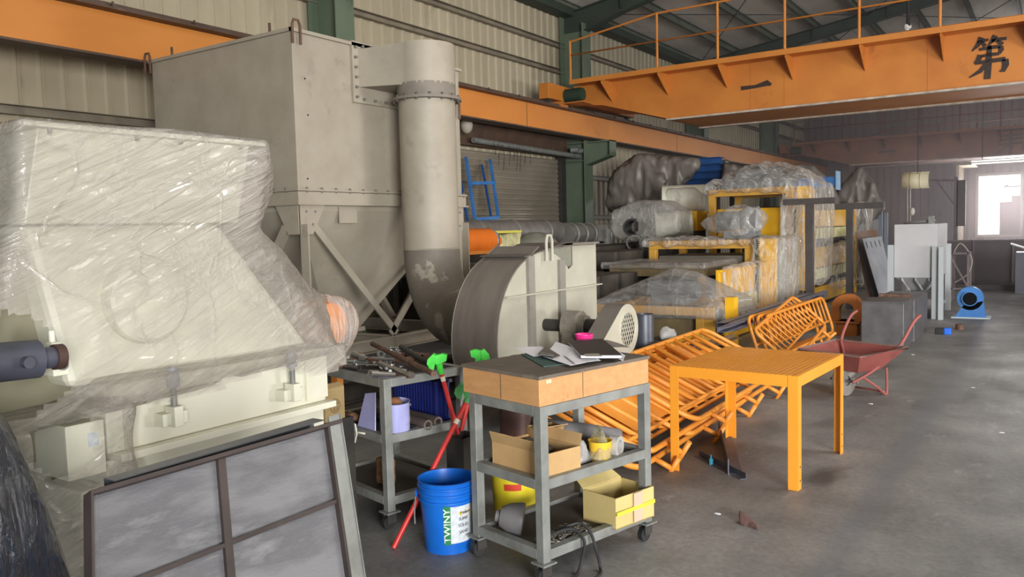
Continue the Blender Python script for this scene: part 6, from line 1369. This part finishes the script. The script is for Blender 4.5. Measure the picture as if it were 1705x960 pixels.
# flared inlet hopper
hy0, hy1 = gX(58, 300, FX).y, gX(418, 300, FX).y; zr = gX(60, 212, FX).z; zl = gX(60, 372, FX).z
mb = MB(); mb.hexa([(-4.1, hy0-.02, zl), (FX-.05, hy0-.02, zl), (FX-.05, hy1-.04, zl), (-4.1, hy1-.04, zl), (-4.2, hy0+.02, zr), (FX, hy0+.02, zr), (FX, hy1, zr), (-4.2, hy1, zr)])
mb.build('inlet_hopper', cr, fm0, bev=.004)
MB().box(-4.25, FX+.035, hy0-.04, hy1+.06, zr, zr+.018).build('hopper_flange', cr, fm0, bev=.002)
for px in (83, 228, 300, 400): c = gX(px, 222, FX+.02); MB().cyl((FX+.02, c.y, zr-.02), (FX+.02, c.y, zr+.03), .008, 8).build('flange_bolt', steel(), fm0)
# sloping body between hopper and casing
mb = MB(); mb.hexa([(-4.1, y0-.05, zt_), (FX-.05, y0-.1, zt_), (FX-.05, y1-.03, zt_), (-4.1, y1-.03, zt_), (-4.1, hy0, zl), (FX-.1, hy0, zl), (FX-.1, hy1-.1, zl), (-4.1, hy1-.1, zl)])
mb.build('rotor_casing', cr, fm0, bev=.03)
MB().cyl((-3.6, gX(255, 480, FX).y, (zt_+zl)/2+.0), (FX-.01, gX(255, 480, FX).y, (zt_+zl)/2), .17, 32).build('bearing_housing', cr, fm0, bev=.02)
# side face with motor and valve, seen through the torn film
yl = gX(100, 600, FX).y
mo = MB(); p = gX(-20, 605, -2.72); q = gX(62, 597, -2.72); mo.cyl(p, q, .062, 20).cyl(q, q+(q-p).normalized()*.05, .035, 14); mo.cyl(p.lerp(q, .55), p.lerp(q, .55)+Vector((.09, 0, 0)), .018, 12)
mo.build('drive_motor', mat('slate_motor', srgb(72, 74, 88), srgb(58, 60, 70), 6, .5), fm0)
p2 = q+(q-p).normalized()*.05; MB().cyl(p2, p2+(q-p).normalized()*.03, .042, 16).build('coupling', mat('brown_coupling', srgb(70, 48, 42)), fm0)
c = gX(97, 605, -2.75); MB().box(-2.82, -2.74, c.y-.022, c.y+.03, c.z-.04, c.z+.05).box(-2.80, -2.76, c.y-.012, c.y+.02, c.z+.05, c.z+.07).cyl((-2.78, c.y, c.z+.07), (-2.78, c.y, c.z+.11), .01, 10).build('valve_block', cr, fm0, bev=.003)
MB().lathe((-2.74, c.y+.008, c.z-.005), (1, 0, 0), [(.008, 0), (.018, 0), (.018, .008), (.008, .008)], 16).build('valve_ring', steel(), fm0)
MB().box(-3.2, -3.1, .7, y0, .9, 1.7).build('side_panel', mat('olive_grey_casing', srgb(150, 146, 124), srgb(132, 128, 108), 3, .6), fm0)
# orange guard wheel at the right
ow = gX(543, 540, -3.35)
MB().lathe((-3.45, ow.y, ow.z), (1, 0, 0), [(0, .16), (.08, .16), (.12, .14), (.137, .08), (.14, 0), (0, 0)], 36).build('orange_guard', mat('guard_orange', srgb(244, 150, 40), srgb(232, 130, 30), 3, .35, coat=.3), fm0)
# film: tight over hopper, body and guard
E_ = .025
H1 = [(x, y, z) for x in (-4.25, FX+.05) for y, z in ((hy0-.07, zr+.03), (hy1+.07, zr+.03))]+[(x, y, z) for x in (-4.2, FX+.0) for y, z in ((hy0-.06, zl-.05), (hy1+.0, zl-.05))]+[gX(440, 244, FX+.0), gX(452, 300, FX-.1), gX(455, 330, FX-.1)]
bodyP = [(x, y, z) for x in (-4.1, FX-.04) for y, z in ((hy0-.08, zl+.02), (hy1+.02, zl+.02))]+[gX(505, 460, -3.0), gX(540, 500, -3.1), gX(470, 420, -3.0)]+[(FX+.10, y, z) for y, z in ((y0-.05, zt_-.01), (y1+.0, zt_-.02))]+[(FX+.16, gX(100, 560, FX).y, zt_+.12), (FX+.10, y0-.45, zt_-.1), (-4.1, y0-.5, zt_), (-4.1, y1+.03, zt_)]
low = [(x, y, z) for x in (-4.05, FX+.11) for y, z in ((y0-.02, zt_+.02), (y1+.04, zt_+.02), (y0-.02, zb_+.10), (y1+.04, zb_+.12))]
og = [(-3.25, ow.y+.16*cos(a), ow.z+.155*sin(a)) for a in [2*pi*k/14 for k in range(14)]]+[(-3.45, ow.y+.15*cos(a), ow.z+.15*sin(a)) for a in [2*pi*k/14 for k in range(14)]]+[(-3.3, ow.y-.2, ow.z+.2), (-3.0, y1, zt_-.05), (-3.35, ow.y+.02, ow.z-.26), (-3.2, y1+.1, zb_-.05)]
lowL = [(x, y, z) for x in (-3.6, FX+.12) for y, z in ((y0+.05, zt_-.05), (y0-.5, zt_-.1), (y0+.05, .5), (y0-.6, .5))]
wrap('stretch_film', film(), [H1, bodyP], fm0, vox=.022, amp=.010, fr=2.6, smooth=4, seed=2, st=(1, .5, 2.0), fine=.3, cut=zt_-.18, hem=.22, holes=((gX(40, 600, FX+.14), .17), (gX(95, 600, FX+.14), .10)))
wrap('stretch_film', film(), [low], fm0, vox=.022, amp=.007, fr=3, smooth=2, seed=5, st=(1, .6, 1.8), fine=.5, cut=zt_-.07, hem=.09)
wrap('guard_film', film3(), [og], fm0, vox=.018, amp=.005, fr=5, smooth=2, seed=6, fine=.5)
wrap('loose_film', film(), [lowL], fm0, vox=.025, amp=.014, fr=4, smooth=4, seed=9, cut=.55, hem=.1, holes=((gX(110, 740, FX+.14), .11), (gX(80, 690, FX+.14), .06)))
# dark covered bundle at the lower left corner
g = wrap('dark_cover_sheet', plastic('blue_black_film', (.018, .026, .042, 1), milk=.9, cscale=3, rough=.22, edge=.3, bump=.4), [[gX(-60, 640, -2.3), gX(8, 700, -2.3), gX(60, 820, -2.2), gX(130, 985, -2.1), gX(-60, 985, -2.0), gX(-60, 640, -2.7), gX(8, 700, -2.7), gX(100, 985, -2.6), (-2.3, .55, 0), (-2.0, .6, 0), (-2.6, .9, 0), (-1.95, .95, 0.2)]], vox=.03, amp=.008, fr=4, seed=4); tag(g, 'blue-black glossy plastic sheet over a bundle at lower left corner', 'cover')

# ================================================================ LEANING SCREEN PANEL
tl, tr_ = gX(148, 820, -1.9), gX(566, 697, -1.9)
dn = Vector((.36, .10, -1.1)); 
zz = (tl.z+tr_.z)/2; tl.z = tr_.z = zz
br = gX(608, 975, -1.67); dn = (br-tr_); dn = dn*(zz/(-dn.z)) if dn.z < 0 else Vector((.3, 0, -1.1))
ux = (tr_-tl); Lp = ux.length; ux.normalize(); dn_l = dn.length; dd = dn.normalized(); nn = ux.cross(dd).normalized()
if nn.x < 0: nn = -nn
Hp = dn_l-.02
sp0 = thing('screen_panel', 'large grey steel framed panel leaning against the wrapped machine', 'panel', tl.lerp(tr_, .5)+dd*Hp)
def LP(a, b, c=0): return tl+ux*a+dd*b+nn*c
def pbox(a0, a1, b0, b1, c0, c1): return MB().hexa([LP(a0, b0, c0), LP(a1, b0, c0), LP(a1, b1, c0), LP(a0, b1, c0), LP(a0, b0, c1), LP(a1, b0, c1), LP(a1, b1, c1), LP(a0, b1, c1)])
psm = mat('grey_screen_sheet', srgb(120, 120, 124), srgb(92, 92, 96), 5, .5, .15, stretch=(1, .5, 2), mixlo=.42, mixhi=.62, c3=srgb(136, 136, 140), s3=5, lo3=.58, hi3=.75, bump=.3, bscale=90)
edge_m = mat('brown_edge_steel', srgb(72, 62, 60), srgb(56, 48, 47), 5, .6, .2, c3=srgb(140, 90, 60), s3=6, lo3=.66, hi3=.74)
pbox(.01, Lp-.01, .01, Hp, -.022, -.016).build('sheet', psm, sp0)
pbox(0, Lp, 0, .012, -.03, .012).build('top_edge', edge_m, sp0, bev=.001)
pbox(.0, .006, .012, Hp, -.03, .012).build('side_edge', edge_m, sp0); pbox(.006, .026, .012, Hp, -.014, -.010).build('side_flange', psm, sp0)
pbox(Lp-.05, Lp-.004, -.02, Hp, .0, .006).build('right_stile', steel(), sp0); pbox(Lp-.004, Lp, -.02, Hp, -.03, .010).build('side_edge', steel(), sp0); pbox(Lp-.058, Lp-.05, .012, Hp, -.016, .004).build('stile_edge', edge_m, sp0)
md_ = (gX(370, 765, -1.9)-tl).dot(ux)
pbox(md_-.012, md_+.012, .012, Hp, -.016, -.002).build('mullion', edge_m, sp0, bev=.001)
for b in (.245, .49, .735, .98):
    pbox(.026, md_-.012, b-.006, b+.006, -.016, -.003).build('cross_rib', edge_m, sp0); pbox(md_+.012, Lp-.058, b-.006, b+.006, -.016, -.003).build('cross_rib', edge_m, sp0)
t = thing('steel_angle_bar', 'grey steel angle lying behind top edge of the leaning panel', 'bar', LP(.1, -.02, -.06))
MB().chan(LP(.08, -.012, -.06), LP(Lp-.04, -.02, -.06), .05, .03, .003).build('bar_body', sheet(), t)

# dark steel added to deepen the shade between far cart and blower
for k, (x, y0, y1, z0) in enumerate(((-5.1, 4.6, 7.4, 0), (-5.45, 4.4, 7.8, 0), (-5.28, 4.9, 7.6, .201), (-4.75, 4.9, 5.9, 0))):
    solo(MB().ibeam((x, y0, z0+.1), (x, y1, z0+.1), .16, .20, .012), 'filler_joist', dk2, ['dark joist on the floor, middle one under the collector frame edge', 'dark joist on the floor nearest the collector supports', 'dark joist lying on top of the two others', 'short dark joist on the floor behind the far cart'][k], 'joist', 'added dark joists behind the far cart')

# haze hanging in the far half of the hall
hz = MB().box(-9.8, 9.8, 13.0, 39.6, .02, 6.6).build('haze', bpy.data.materials.new('dusty_air'), None)
tag(hz, 'faint dusty haze in the far half of the hall', 'haze', kind='stuff')
m = hz.data.materials[0]; m.use_nodes = True; N = m.node_tree.nodes; N.remove(N['Principled BSDF'])
v = N.new('ShaderNodeVolumeScatter'); v.inputs['Color'].default_value = (.95, .86, .88, 1); v.inputs['Density'].default_value = .012; v.inputs['Anisotropy'].default_value = .5
m.node_tree.links.new(v.outputs[0], N['Material Output'].inputs['Volume'])
